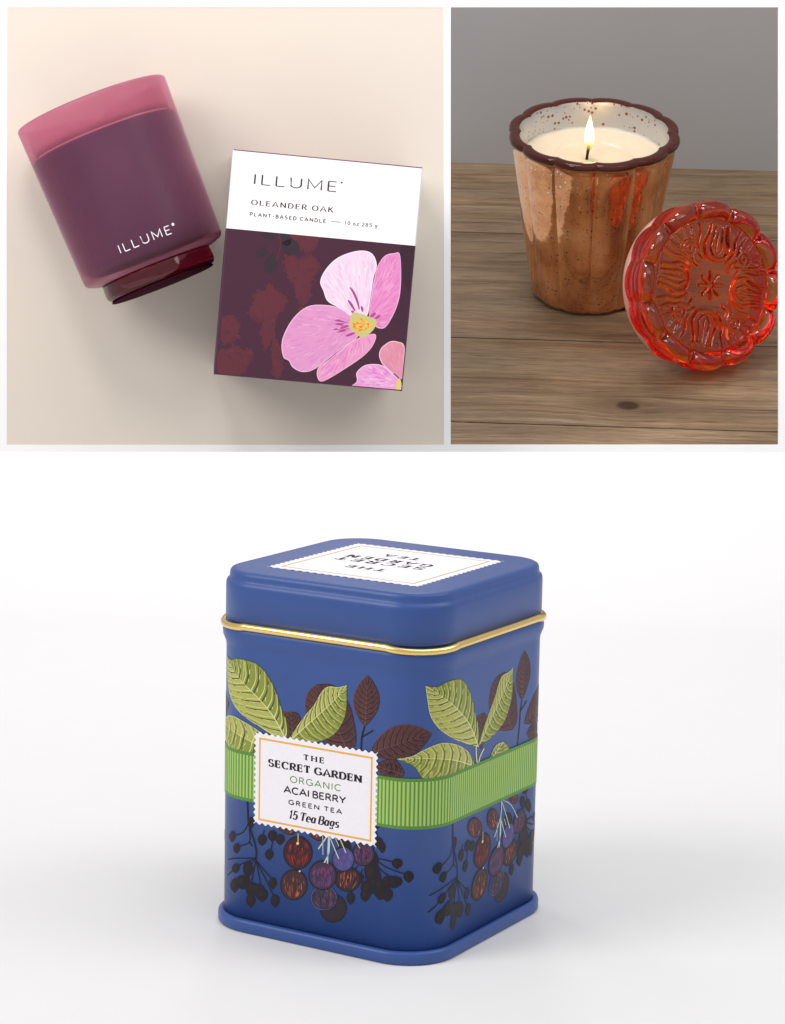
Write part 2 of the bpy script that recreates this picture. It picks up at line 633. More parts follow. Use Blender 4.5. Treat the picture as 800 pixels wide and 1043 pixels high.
fruit(C7, 286, 282, 48, 68, 6.517, L(80, 42, 44), [ORG, L(126, 64, 54), INK, DKR], 3.1, None, 26)
fruit(C7, 545, 85, 28, 40, 6.517, L(84, 34, 44), [RED, PUR, INK], 3.0, None, 16)
WHT = L(196, 206, 190)
for q in ([(145, 155), (170, 215)], [(60, 140), (62, 272)]):
    art.stroke([C6(*p) for p in q], .33, WHT, 5, None, 6)
art.stroke([C5(526, 262), C5(526, 320)], .4, L(228, 196, 150), 5)
art.ell(*C5(523, 328), 1.4, 1.5, L(236, 200, 150), 5)
art.ell(*C5(537, 517), .9, .9, L(220, 210, 190), 5)
for q in ([(462, 100), (458, 200), (415, 345)], [(465, 110), (490, 190), (517, 285)], [(475, 100), (525, 130), (568, 215)], [(458, 205), (455, 330), (436, 415)], [(456, 210), (448, 410)], [(460, 235), (490, 345)]):
    art.stroke([C7(*p) for p in q], .33, WHT, 5, None, 6)
# green leaves
leaf([(385, 575), (330, 440), (240, 335), (150, 268), (80, 222)],
     [(385, 575), (270, 540), (170, 480), (110, 400), (90, 300), (80, 222)],
     [(385, 575), (388, 480), (365, 380), (340, 270), (290, 187), (210, 195), (150, 225), (80, 222)], (GRN_B, GRN, GRN_D, GRN_L), 5.5, C8, veins=11, hatch=4)
leaf([(-28, 510), (80, 410), (170, 330), (240, 260), (285, 205)],
     [(-28, 510), (-5, 460), (60, 370), (110, 310), (150, 240), (185, 212), (240, 215), (285, 205)],
     [(-28, 510), (60, 517), (140, 506), (210, 475), (260, 410), (283, 330), (285, 205)], GC2, 5.5, C4, veins=11, hatch=4)
leaf([(362, 690), (250, 655), (120, 645), (0, 645), (-86, 648)],
     [(362, 690), (335, 620), (275, 572), (180, 555), (80, 590), (0, 632), (-86, 648)],
     [(362, 690), (300, 745), (200, 790), (70, 765), (10, 690), (-86, 648)], GC2, 5.6, C8, veins=10, hatch=4)
leaf([(440, 690), (480, 620), (530, 548)], [(440, 690), (462, 620), (490, 568), (530, 548)], [(440, 690), (510, 660), (562, 610), (556, 568), (530, 548)], GC2, 5.6, C8, veins=6)
art.stroke([C8(372, 560), C8(372, 620), C8(380, 690)], .5, GRN_L, 5.9, None, 6)
art.stroke([C8(418, 585), C8(392, 640), C8(386, 690)], .5, GRN_L, 5.9, None, 6)

# --- ribbon band round the tin, and the label on its front
zt = (uv(300, 776)[1] + uv(390, 790.5)[1] + uv(440, 787)[1]) / 3
zt = uv(388, 790)[1]
zb_ = uv(388, 842)[1]
rib = Art(None)
NR = 58
CUTS_1 = [LL + ARC * i / 12 for i in range(0, 13)]
rib.poly([(-PER / 2, zb_), (PER / 2, zb_), (PER / 2, zt), (-PER / 2, zt)], L(88, 136, 58), 0, True)
for i in range(NR):
    x0 = -PER / 2 + PER * i / NR
    w = PER / NR
    rib.poly([(x0 + .30 * w, zb_ + .025), (x0 + .95 * w, zb_ + .025), (x0 + .95 * w, zt - .025), (x0 + .30 * w, zt - .025)], L(148, 186, 92), .9, True)
    rib.poly([(x0 + .48 * w, zb_ + .025), (x0 + .72 * w, zb_ + .025), (x0 + .72 * w, zt - .025), (x0 + .48 * w, zt - .025)], L(172, 202, 114), 1.6, True)

lab = Art(None)
sl, sr = uv(259, 792)[0], uv(385, 814)[0]
tl_, bl_ = uv(260, 745.5)[1], uv(258.5, 839)[1]
tr_, br_ = uv(386, 765)[1], uv(384, 863)[1]
zt2, zb2 = (tl_ + tr_) / 2, (bl_ + br_) / 2


def deckle(x0, x1, y0, y1, nx, ny, amp):
    pts = []
    for (ax, ay, bx, by, n, ox, oy) in ((x0, y0, x1, y0, nx, 0, 1), (x1, y0, x1, y1, ny, -1, 0), (x1, y1, x0, y1, nx, 0, -1), (x0, y1, x0, y0, ny, 1, 0)):
        for i in range(n * 6):
            f = i / (n * 6)
            k = amp * (1 - math.cos(2 * math.pi * f * n)) / 2
            pts.append((ax + (bx - ax) * f + ox * k, ay + (by - ay) * f + oy * k))
    return pts


lab.poly(deckle(sl, sr, zb2, zt2, 20, 16, .017), L(240, 237, 242), 0, True)
OR = L(238, 170, 62)


def frame_line(a, x0, x1, y0, y1, w, col, lay):
    a.poly([(x0, y0), (x1, y0), (x1, y0 + w), (x0, y0 + w)], col, lay, True)
    a.poly([(x0, y1 - w), (x1, y1 - w), (x1, y1), (x0, y1)], col, lay, True)
    a.poly([(x0, y0 + w), (x0 + w, y0 + w), (x0 + w, y1 - w), (x0, y1 - w)], col, lay, True)
    a.poly([(x1 - w, y0 + w), (x1, y0 + w), (x1, y1 - w), (x1 - w, y1 - w)], col, lay, True)


fx0, fx1 = uv(*CL(75, 330))[0], uv(*CL(691, 410))[0]
fz1 = (uv(*CL(76, 92))[1] + uv(*CL(695, 186))[1]) / 2
fz0 = (uv(*CL(73, 546))[1] + uv(*CL(688, 642))[1]) / 2
frame_line(lab, fx0, fx1, fz0, fz1, .014, OR, 1)


def put(a, txt, c0, c1, caph, cv, conv, col, lay, hx, hy, **kw):
    """one line of text between two picture points, cap height caph in picture units"""
    p, q = conv(*cv(*c0)), conv(*cv(*c1))
    t = conv(*cv(c0[0], c0[1] - caph))
    h = abs(t[1] - p[1])
    y = (p[1] + q[1]) / 2
    W = (q[0] - p[0]) / h
    for i, pl in enumerate(lettering(txt, W, hx, hy, **kw)):
        a.poly([(p[0] + x * h, y + b * h) for x, b in pl], col, lay + .02 * i, True)


BLK = L(24, 20, 26)
put(lab, 'THE', (320, 208), (430, 226), 29, CL, uv, BLK, 1, .18, .07, gap=.62, serif=.26, sh=.13)
put(lab, 'SECRET GARDEN', (128, 246), (633, 326), 37, CL, uv, BLK, 1, .20, .065, gap=.30, serif=.26, sh=.12)
put(lab, 'ORGANIC', (245, 331), (522, 375), 33, CL, uv, L(82, 128, 40), 1, .085, .075, gap=.3)
put(lab, 'ACAI BERRY', (212, 389), (548, 440), 34, CL, uv, BLK, 1, .13, .11, gap=.17)
put(lab, 'GREEN TEA', (237, 453), (527, 497), 23, CL, uv, L(36, 32, 38), 1, .14, .125, gap=.5)
put(lab, '15 Tea Bags', (238, 530), (508, 572), 44, CL, uv, BLK, 1, .14, .05, gap=.11, serif=.1, shear=.22, sh=.06)

OFFA = .00016
body_prof = [(.955, .10), (.955, 2.13), (.957, 2.155), (.968, 2.185), (.98, 2.215), (.983, 2.25), (.978, 2.285), (.962, 2.30), (.95, 2.33)]
bm = rsq_loft(body_prof)
nf = len(bm.faces)
me_art = art.mesh('print', lambda s, z, l: surf(s, z, .0012 + OFFA * l), [k * PER + q for k in range(-2, 3) for c in CUTS_1 for q in (c,)], [k * PER for k in range(-1, 3)])
bm.loops.layers.float_color.new('Col')
bm.from_mesh(me_art)
bm.faces.ensure_lookup_table()
for f in bm.faces[nf:]:
    f.material_index = 1
body = link('body', bm, [M_BLUE, M_PRINT], tin)
body['label'] = 'blue side walls printed with leaves and berries'
cuts_all = [k * PER + c for k in range(-2, 4) for c in CUTS_1]
me = rib.mesh('ribbon', lambda s, z, l: surf(s, z, .0012 + OFFA * (18 + l)), cuts_all, [k * PER for k in range(-1, 3)])
ribbon = link('ribbon_band', me, M_PRINT, body)
ribbon['label'] = 'ribbed green ribbon band'
me = lab.mesh('label', lambda s, z, l: surf(s, z, .0012 + OFFA * (26 + l)), cuts_all)
o = link('label', me, M_PAPER, body)
o['label'] = 'white paper label with orange frame and black lettering'
bm = rsq_loft([(.975, 0), (.99, .004), (1.0, .018), (1.0, .075), (.994, .092), (.975, .10), (.962, .10), (.956, .095)])
link('base_rim', bm, M_BLUE, tin)

lid_prof = [(.95, 2.335), (.962, 2.345), (.962, 2.59), (.960, 2.61), (.953, 2.628), (.942, 2.637), (.936, 2.648), (.934, 2.67), (.931, 2.69), (.922, 2.704), (.908, 2.711), (.88, 2.7126)]
bm = rsq_loft(lid_prof)
lid = link('lid', bm, M_BLUE, tin)
# brass wire rim: it dips slightly at the corners
bm = bmesh.new()
N1 = 16
path = []
for k in range(4):
    for i in range(N1 + 1):
        t = (k + i / N1) * math.pi / 2
        sx, sy = ((1, 1), (-1, 1), (-1, -1), (1, -1))[k]
        r = .36
        dip = -.016 * math.sin(math.pi * i / N1) ** .6 if 0 < i < N1 else 0
        path.append((Vector((sx * (.968 - r) + r * math.cos(t), sy * (.968 - r) + r * math.sin(t), 2.318 + dip)), Vector((math.cos(t), math.sin(t), 0)), 1 - .12 * math.sin(math.pi * i / N1)))
rings = []
for c, nrm, k in path:
    rings.append([bm.verts.new((c + nrm * .034 * k * math.cos(2 * math.pi * j / 12) + Vector((0, 0, 1)) * .031 * k * math.sin(2 * math.pi * j / 12)) * S) for j in range(12)])
for i in range(len(rings)):
    a, b = rings[i], rings[(i + 1) % len(rings)]
    for j in range(12):
        bm.faces.new((a[j], b[j], b[(j + 1) % 12], a[(j + 1) % 12]))
o = link('wire_rim', bm, M_GOLD, lid)
o['label'] = 'rolled brass coloured rim'
# label on the lid: text reads from the back
top = Art(None)
# text axes: right = +y of the tin, up = -x ; here q = y, w = -x
top.poly(deckle(-.655, .655, -.645, .64, 20, 20, .02), L(240, 238, 242), 0, True)
frame_line(top, -.575, .575, -.565, .56, .014, L(206, 146, 70), 1)
for txt, w, y, h, x0 in (('THE', .33, .20, .085, .03), ('SECRET', .76, -.04, .095, .05), ('GARDEN', .73, -.175, .095, .05), ('TEA', .30, -.355, .085, .05)):
    for i, pl in enumerate(lettering(txt, w / h, .16, .06, gap=.55, serif=.23, sh=.1)):
        top.poly([(x0 - w / 2 + a * h, y + b * h) for a, b in pl], BLK, 1 + .02 * i, True)
me = top.mesh('label', lambda q, w, l: Vector((-w * S, q * S, (2.7132 + .0006 * l) * S)))
o = link('label', me, M_PAPER, lid)
o['label'] = 'white deckle edged label on the lid'

# white sweep
M_SWEEP = plain('white paper sweep', (.745, .74, .75, 1), .75, 0, .03, 500, .012)
prof = [(-.34, 0.), (.40, 0.)]
a = 0
while True:
    a += .75
    y, z = .40 + .25 * math.sin(rad(a)), .25 * (1 - math.cos(rad(a)))
    q = RC @ Vector((0, y, z)) + TC
    row = CY - F * q.y / q.z
    prof.append((y, z))
    if row < 440:
        break
bm = bmesh.new()
vs = [(bm.verts.new((-.6, y, z)), bm.verts.new((.6, y, z)), bm.verts.new((.6, y, z - .0008)), bm.verts.new((-.6, y, z - .0008))) for y, z in prof]
for p, q in zip(vs[:-1], vs[1:]):
    for i in range(4):
        bm.faces.new((p[i], p[(i + 1) % 4], q[(i + 1) % 4], q[i]))
bm.faces.new(vs[0][::-1])
bm.faces.new(vs[-1])
g_ = bmesh.ops.bisect_plane(bm, geom=bm.verts[:] + bm.edges[:] + bm.faces[:], plane_co=CAM, plane_no=CD(0, 1, -(CY - 460.2) / F), clear_outer=True)
bmesh.ops.holes_fill(bm, edges=[e for e in bm.edges if e.is_boundary], sides=0)
bmesh.ops.recalc_face_normals(bm, faces=bm.faces)
structure(link('ground', bm, M_SWEEP, None, False))


# ================================================================== FLAT LAY: board, candle, carton
nb = Vector((.068, -.104, -.992)).normalized()
BD = .095                                            # depth of the carton
pc = ray(325, 275) * 1.29
pb = pc - nb * BD                                    # a point of the board
# in-plane axes of the carton (camera space)
e0 = Vector((193, -18, 0)).normalized()
ex = (e0 - nb * e0.dot(nb)).normalized()
ey = nb.cross(ex)
if ey.y < 0:
    ey = -ey


def onto(px, py, off=0.):
    r = ray(px, py)
    return r * ((pb + nb * off).dot(nb) / r.dot(nb))


bm = bmesh.new()
c4 = [onto(x, y) for x, y in ((7, 7), (452.3, 7), (452.3, 453), (7, 453))]
vf = [bm.verts.new(CW(*p)) for p in c4]
vb = [bm.verts.new(CW(*(p - nb * .003))) for p in c4]
bm.faces.new(vf)
bm.faces.new(vb[::-1])
for i in range(4):
    bm.faces.new((vf[i], vb[i], vb[(i + 1) % 4], vf[(i + 1) % 4]))
bmesh.ops.recalc_face_normals(bm, faces=bm.faces)
structure(link('tabletop', bm, plain('cream paper', L(226, 215, 202), .7, 0, .08, 420, .015), None, False))

# --- added white card, no wall: gutters round the two openings, parallel to the board
def cbox(bm, x0, y0, x1, y1, off, th):
    P = []
    for k in (off, off - th):
        for x, y in ((x0, y1), (x1, y1), (x1, y0), (x0, y0)):
            p = onto(x, y, off) - nb * (off - k)
            P.append(CW(*p))
    V = [bm.verts.new(p) for p in P]
    for f in ((0, 1, 2, 3), (5, 4, 7, 6), (4, 0, 3, 7), (1, 5, 6, 2), (3, 2, 6, 7), (4, 5, 1, 0)):
        bm.faces.new([V[i] for i in f])


bm = bmesh.new()
FO = .0002
cbox(bm, -1, -1, 801, 7, FO, .002)
cbox(bm, -1, 7, 7, 453, FO, .002)
cbox(bm, 452.3, 7, 459.3, 453, FO, .002)
cbox(bm, 793.5, 7, 801, 453, FO, .002)
cbox(bm, -1, 453, 801, 520, FO, .002)
bmesh.ops.recalc_face_normals(bm, faces=bm.faces)
M_FRAME = plain('white card', (.97, .97, .97, 1), .7)
structure(link('wall', bm, M_FRAME, None, False))

# --- carton
xw, yw, zw = RCT @ ex, RCT @ ey, RCT @ nb
flip = xw.cross(yw).dot(zw)
BO = CW(*(pc - nb * BD))
BM = frame_matrix(BO, xw, yw, zw)
carton = thing('candle_box', 'square carton with white top band, pink flower and purple ground on cream surface', 'box', BM)


def uvb(px, py):
    r = ray(px, py)
    p = r * (pc.dot(nb) / r.dot(nb)) - pc
    return p.dot(ex), p.dot(ey)


cor = [uvb(*p) for p in ((237.5, 152.5), (431.5, 169.5), (409.5, 398.5), (217.5, 381))]
bx0 = (cor[0][0] + cor[3][0]) / 2
bx1 = (cor[1][0] + cor[2][0]) / 2
by1 = (cor[0][1] + cor[1][1]) / 2
by0 = (cor[2][1] + cor[3][1]) / 2
yb = (uvb(228, 232.8)[1] + uvb(423, 249.4)[1]) / 2    # edge between white and purple
K2, K5, KT = crop(200, 140, 3.2), crop(270, 240, 5.333), crop(240, 165, 5)
bart = Art(uvb)
WH, PP = L(242, 241, 240), L(70, 37, 55)
bart.poly([(bx0 + .0006, yb), (bx1 - .0006, yb), (bx1 - .0006, by1 - .0006), (bx0 + .0006, by1 - .0006)], WH, 0, True)
bart.poly([(bx0 + .0006, by0 + .0006), (bx1 - .0006, by0 + .0006), (bx1 - .0006, yb), (bx0 + .0006, yb)], PP, 0, True)
GH, GD = L(94, 43, 54), L(54, 42, 50)


def bshape(pts, cv, col, lay, spl=True):
    q = [cv(*p) for p in pts]
    q = closed_spline(q, 4) if spl else q
    # keep inside the face
    r = [uvb(*p) for p in q]
    r = [(min(max(x, bx0 + .0006), bx1 - .0006), min(max(y, by0 + .0006), yb)) for x, y in r]
    bart.poly(r, col, lay, True)
    return q


def ghost(pts, tone, lay, n=46):
    q = bshape(pts, K2, tone, lay)
    mixc = lambda k: tuple(tone[i] * k + PP[i] * (1 - k) for i in range(3)) + (1.,)
    xs, ys = [p[0] for p in q], [p[1] for p in q]

    def ok(x, y, m):
        a, b = uvb(x, y)
        return bx0 + m < a < bx1 - m and by0 + m < b < yb - m
    for i in range(0, len(q), 2):
        x, y = q[i][0] + random.uniform(-1.5, 1.5), q[i][1] + random.uniform(-1.5, 1.5)
        r = random.uniform(1.2, 3.2)
        if ok(x, y, .0022):
            bart.ell(x, y, r * random.uniform(.6, 1.), r, mixc(random.uniform(.6, 1.)), lay + .1 + .002 * i, random.uniform(0, 3), 9)
    for i in range(n):
        x, y = random.uniform(min(xs), max(xs)), random.uniform(min(ys), max(ys))
        if inside((x, y), q) and ok(x, y, .004):
            a = random.uniform(0, 3.14)
            l = random.uniform(2, 6)
            bart.stroke([(x, y), (x + l * math.cos(a) * .5, y + l * math.sin(a) * .5 + .6), (x + l * math.cos(a), y + l * math.sin(a))], random.uniform(.4, 1.6), mixc(random.uniform(.45, 1.25)), lay + .3 + .003 * i, lambda f: .2 + math.sin(math.pi * f), 5)


for pts in ([(300, 308), (330, 345), (360, 372), (392, 350), (400, 318), (350, 312)],
            [(288, 402), (310, 385), (332, 400), (360, 384), (388, 392), (402, 425), (384, 448), (372, 478), (372, 510), (352, 545), (326, 520), (318, 480), (300, 455)],
            [(172, 572), (186, 540), (200, 502), (222, 500), (240, 480), (262, 500), (288, 518), (286, 552), (262, 585), (252, 640), (226, 690), (212, 640), (214, 600), (190, 595)],
            [(85, 590), (115, 580), (140, 610), (125, 655), (90, 672), (80, 640)],
            [(72, 700), (100, 690), (120, 682), (150, 696), (180, 690), (184, 720), (170, 740), (140, 775), (72, 768)],
            [(250, 650), (275, 690), (280, 760), (262, 790), (248, 740)],
            [(345, 560), (390, 600), (380, 660), (350, 640)]):
    ghost(pts, GH, 1)
ghost([(668, 352), (712, 352), (708, 470), (690, 500), (668, 440)], L(56, 34, 48), 1, 20)
ghost([(640, 500), (705, 480), (690, 600), (650, 620)], L(66, 36, 54), .8, 20)
for x, y, rx, ry, r in ((244, 412, 22, 32, .35), (308, 358, 30, 26, .3), (214, 374, 20, 15, -.3), (238, 318, 24, 14, .2), (290, 330, 18, 24, -.5)):
    c_, s_ = math.cos(r), math.sin(r)
    bshape([(x + rx * math.cos(t) * c_ - ry * math.sin(t) * s_, y + rx * math.cos(t) * s_ + ry * math.sin(t) * c_) for t in [i * math.pi / 5 for i in range(10)]], K2, GD, 1.9)
bart.stroke([K2(270, 315), K2(275, 350), K2(262, 400)], .5, GH, 1.95, None, 6)


def petal(pts, centre, base, edge, tones, lay, n=150, edgew=.9):
    edge = tuple(.55 * a_ + .45 * b_ for a_, b_ in zip(edge, base))
    q = bshape(pts, K5, edge, lay)
    cx = sum(p[0] for p in q) / len(q)
    cy = sum(p[1] for p in q) / len(q)
    # inset
    ins = []
    for x, y in q:
        d = math.hypot(x - cx, y - cy) or 1
        k = 1 - edgew / d
        ins.append((cx + (x - cx) * k, cy + (y - cy) * k))
    r = [uvb(*p) for p in ins]
    r = [(min(max(x, bx0 + .0006), bx1 - .0006), min(max(y, by0 + .0006), yb)) for x, y in r]
    bart.poly(r, base, lay + .3, True)
    ox, oy = K5(*centre)
    xs, ys = [p[0] for p in q], [p[1] for p in q]
    got = 0
    for _ in range(n * 8):
        if got >= n:
            break
        x, y = random.uniform(min(xs), max(xs)), random.uniform(min(ys), max(ys))
        d = math.hypot(x - ox, y - oy)
        if d < 6:
            continue
        l = random.uniform(4, 13)
        ux, uy = (x - ox) / d, (y - oy) / d
        b = random.uniform(-.12, .12)
        p = [(x, y), (x + ux * l * .5 - uy * b * l, y + uy * l * .5 + ux * b * l), (x + ux * l, y + uy * l)]
        if not (inside(p[0], ins) and inside(p[1], ins) and inside(p[2], ins)):
            continue
        z = [uvb(*k) for k in p]
        if any(k[0] > bx1 - .001 or k[1] < by0 + .001 for k in z):
            continue
        bart.stroke(p, random.uniform(.3, .9), tuple(.45 * a_ + .55 * b_ for a_, b_ in zip(base, random.choice(tones))), lay + .5 + .012 * got, lambda f: .15 + math.sin(math.pi * f), 5)
        got += 1


ctr = (525, 485)
petal([(300, 250), (325, 190), (380, 130), (450, 95), (530, 80), (585, 100), (608, 160), (590, 230), (575, 330), (552, 440), (480, 440), (400, 390), (340, 355), (318, 300)], ctr,
      L(232, 206, 226), L(250, 244, 250), [L(240, 220, 236), L(222, 188, 216), L(244, 228, 242), L(228, 198, 224), L(214, 176, 206)], 2)
petal([(612, 165), (650, 110), (700, 95), (735, 108), (738, 280), (715, 390), (662, 490), (620, 503), (590, 480), (566, 436), (582, 300), (597, 220)], ctr,
      L(222, 136, 190), L(244, 214, 232), [L(230, 150, 200), L(206, 112, 172), L(236, 168, 208), L(214, 120, 182)], 2.1)
petal([(470, 440), (400, 390), (310, 375), (230, 385), (160, 440), (110, 520), (90, 590), (100, 660), (130, 680), (150, 715), (200, 740), (260, 730), (330, 680), (420, 610), (505, 548), (490, 480)], ctr,
      L(216, 146, 192), L(242, 210, 228), [L(226, 160, 200), L(204, 124, 178), L(200, 128, 186), L(232, 176, 206), L(212, 140, 196)], 3.5)
petal([(600, 535), (590, 590), (540, 650), (440, 720), (320, 790), (285, 770), (290, 715), (350, 670), (450, 590), (525, 548)], ctr,
      L(224, 150, 190), L(244, 206, 226), [L(230, 168, 196), L(204, 104, 178), L(214, 120, 190), L(236, 180, 200)], 4.8, 90)
petal([(757, 596), (720, 575), (690, 572), (665, 582), (632, 610), (620, 650), (640, 700), (690, 745), (735, 775), (752, 770), (757, 690)], (740, 780),
      L(218, 142, 164), L(244, 224, 230), [L(226, 156, 174), L(206, 124, 150), L(214, 134, 160)], 2.2, 60)
petal([(470, 822), (500, 790), (497, 745), (540, 705), (600, 697), (650, 710), (700, 750), (735, 780), (738, 840), (650, 832), (550, 826)], (745, 800),
      L(226, 156, 206), L(246, 222, 238), [L(208, 104, 190), L(232, 176, 214), L(216, 130, 198), L(240, 200, 226)], 3.4, 90)
bshape([(718, 783), (738, 783), (735, 836), (712, 836)], K5, L(222, 206, 60), 5, False)
bart.stroke([K5(700, 748), K5(730, 775)], .5, L(70, 30, 44), 5)
MAG = L(172, 66, 138)
for q in ([(462, 280), (480, 305), (500, 350), (513, 400)], [(452, 350), (468, 372), (490, 408)], [(378, 460), (415, 462), (450, 472)], [(372, 508), (410, 502), (455, 490)], [(388, 522), (425, 515), (462, 504)],
          [(440, 545), (465, 536), (492, 525)], [(572, 442), (590, 428), (602, 420)], [(598, 452), (612, 442), (627, 432)], [(523, 383), (528, 395), (530, 412)], [(380, 478), (420, 482), (455, 482)], [(470, 408), (485, 420)]):
    bart.stroke([K5(*p) for p in q], .95, MAG, 5, lambda f: .6 + .7 * math.sin(math.pi * f), 6)
bshape([(472, 425), (500, 418), (560, 438), (608, 462), (586, 515), (532, 553), (492, 530), (458, 495)], K5, L(198, 188, 120), 5.4, True)
for i in range(60):
    a, d = random.uniform(0, 6.28), random.uniform(0, 1) ** .5
    x, y = 524 + 50 * d * math.cos(a), 484 + 32 * d * math.sin(a)
    bart.ell(*K5(x, y), random.uniform(.6, 1.5), random.uniform(.6, 1.4), random.choice([L(240, 150, 30), L(246, 172, 40), L(226, 120, 34), L(250, 190, 80)]), 5.8 + .004 * i, 0, 8)
TXT = L(52, 48, 52)
put(bart, 'ILLUME', (88, 111), (516, 150), 50, KT, uvb, TXT, 1, .085, .05, gap=.42)
bart.ell(*KT(541, 104), 1.0, 1.0, TXT, 1, 0, 12)
put(bart, 'OLEANDER OAK', (80, 217), (497, 255), 25, KT, uvb, L(56, 52, 58), 1, .135, .05, gap=.45, serif=.17, sh=.08)
put(bart, 'PLANT-BASED CANDLE', (73, 273), (460, 309), 17, KT, uvb, TXT, 1, .12, .10, gap=.45)
bart.stroke([KT(487, 302), KT(536, 306)], .36, L(120, 118, 120), 1)
put(bart, '10 oz 285 g', (556, 318), (722, 332), 17, KT, uvb, L(84, 80, 84), 1, .11, .08, gap=.34)

M_CARD = printed('printed carton', .55, .22)
bm = bmesh.new()
cl = bm.loops.layers.float_color.new('Col')
R_ = .0007
ring = lambda z, i: [bm.verts.new((x, y, z)) for x, y in ((bx0 + i, by0 + i), (bx1 - i, by0 + i), (bx1 - i, yb), (bx1 - i, by1 - i), (bx0 + i, by1 - i), (bx0 + i, yb))]
rs = [ring(.0004, R_), ring(.0004 + R_, 0), ring(BD - R_, 0), ring(BD - .0002, .0003), ring(BD, R_)]
WHs, PPs = L(238, 237, 238), L(86, 52, 72)
for p, q in zip(rs[:-1], rs[1:]):
    for i in range(6):
        j = (i + 1) % 6
        f = bm.faces.new((p[i], p[j], q[j], q[i]))
        for lp in f.loops:
            lp[cl] = WHs if i in (2, 4) else (L(110, 70, 86) if i == 3 else PPs)
for r_, fl in ((rs[0], True), (rs[-1], False)):
    f = bm.faces.new(r_[::-1] if fl else r_)
    for lp in f.loops:
        lp[cl] = PPs
bmesh.ops.recalc_face_normals(bm, faces=bm.faces)
link('carton', bm, M_CARD, carton, False)
me = bart.mesh('print', lambda x, y, l: Vector((x, y, BD + .00006 + .00002 * l)))
o = link('front_panel', me, M_CARD, carton, False)
o['label'] = 'front with pink flower and black lettering'
if flip < 0:
    carton.scale = (1, 1, 1)

# --- frosted candle lying on the board
tocam = Vector((.106, -.129, -1)).normalized()
aim = Vector((-.368, .930, -.062)).normalized()     # base -> rim, camera space
HB = .0890
pz = tocam - aim * tocam.dot(aim)
pz.normalize()
px_ = aim.cross(pz)
DC = 1.336
cb = ray(157.5, 268) * DC
Zc, Yc = RCT @ aim, -(RCT @ pz)                      # local z = axis, -y faces the viewer
Xc = Yc.cross(Zc)
CM = frame_matrix(CW(*cb), Xc, Yc, Zc)
candle = thing('frosted_candle', 'plum frosted glass candle with red base lying on cream surface beside the carton', 'candle', CM)
RB, RT, WT = .0385, .0411, .0034


def rw(z):
    return RB + (RT - RB) * z / HB


t = NT('frosted plum glass')
tc = t.n('TexCoord').outputs['Object']
tr = t.n('BsdfTransparent', Color=(.86, .60, .70, 1))
df = t.n('BsdfDiffuse', Color=(.62, .20, .30, 1), Roughness=.6)
tl = t.n('BsdfTranslucent', Color=(.90, .42, .52, 1))
gl = t.n('BsdfGlossy', Color=(1, 1, 1, 1), Roughness=.42)
m1 = t.n('MixShader', i0=.6, i1=df, i2=tl)
lw = t.n('LayerWeight', Blend=.42).outputs['Facing']
m2 = t.n('MixShader', i0=t.math('ADD', t.math('MULTIPLY', t.math('POWER', lw, 1.6), .85), .15, True), i1=tr, i2=m1)
m3 = t.n('MixShader', i0=t.math('ADD', t.math('MULTIPLY', t.n('Fresnel', IOR=1.45).outputs[0], .5), .0, True), i1=m2, i2=gl)
M_FROST = t.surf(m3)
prof = [(0, -.0035), (.012, -.0033), (.024, -.0025), (.033, -.001), (RB - .0015, .0004), (RB - .0004, .0014), (RB, .003)]
prof += [(rw(z), z) for z in (.02, .04, .06, .08, .086)] + [(RT, HB - .0012), (RT - .0006, HB - .0002), (RT - WT * .5, HB), (RT - WT + .0005, HB - .0005), (RT - WT, HB - .0016)]
prof += [(rw(z) - WT, z) for z in (.083, .078, .0718)] + [(rw(.0708) - .0016, .0709)]
t2 = NT('frosted inside')
zz2 = t2.n('SeparateXYZ', i0=t2.n('TexCoord').outputs['Object']).outputs[2]
blur_fade = t2.n('MapRange', {'interpolation_type': 'SMOOTHSTEP'}, i0=t2.math('ADD', zz2, t2.math('MULTIPLY', noise(t2, t2.n('TexCoord').outputs['Object'], 90, 3), .0008)), i1=.0706, i2=.0762, i3=.85, i4=0.).outputs[0]  # fade to wax colour, imitates the soft blur through frosted glass
M_FROST2 = t2.surf(t2.n('MixShader', i0=.84, i1=t2.n('BsdfTransparent', Color=(.92, .68, .76, 1)),
                        i2=t2.n('MixShader', i0=.55, i1=t2.n('BsdfDiffuse', Color=t2.mix(blur_fade, (.78, .34, .44, 1), L(92, 62, 92))), i2=t2.n('BsdfTranslucent', Color=t2.mix(blur_fade, (.96, .56, .64, 1), L(110, 66, 96))))))
bm = lathe(prof, 160)
for f in bm.faces:
    c_ = f.calc_center_median()
    if c_.z > .06 and math.hypot(c_.x, c_.y) < rw(c_.z) - WT * .75:
        f.material_index = 1
cup = link('glass_cup', bm, [M_FROST, M_FROST2], candle)
t = NT('plum wax')
tc = t.n('TexCoord').outputs['Object']
p = t.n('BsdfPrincipled', Base_Color=t.mix(noise(t, tc, 60, 5), L(76, 58, 92), L(90, 66, 98)), Roughness=.55, Subsurface_Weight=.0)
M_WAX = t.surf(p)
WZ = .0708
prof = [(0, .0030), (RB - .006, .0042), (RB - .0020, .007), (rw(.012) - .0012, .012), (rw(WZ) - .0012, WZ - .001), (rw(WZ) - .003, WZ), (0, WZ - .0004)]
link('wax', lathe(prof, 128), M_WAX, candle)
M_BASE = plain('dark red clear glass', (.30, .008, .035, 1), .02, 0., **{'Transmission_Weight': .92, 'IOR': 1.5})
prof = [(0, -.0114), (.0262, -.0114), (.0280, -.0111), (.0294, -.0102), (.0301, -.0088), (.0303, -.0070), (.0302, -.0045), (.0300, -.0030), (.0300, -.0017), (.015, -.0034), (0, -.0038)]
o = link('base', lathe(prof, 128), M_BASE, candle)
o['label'] = 'clear dark red glass foot'
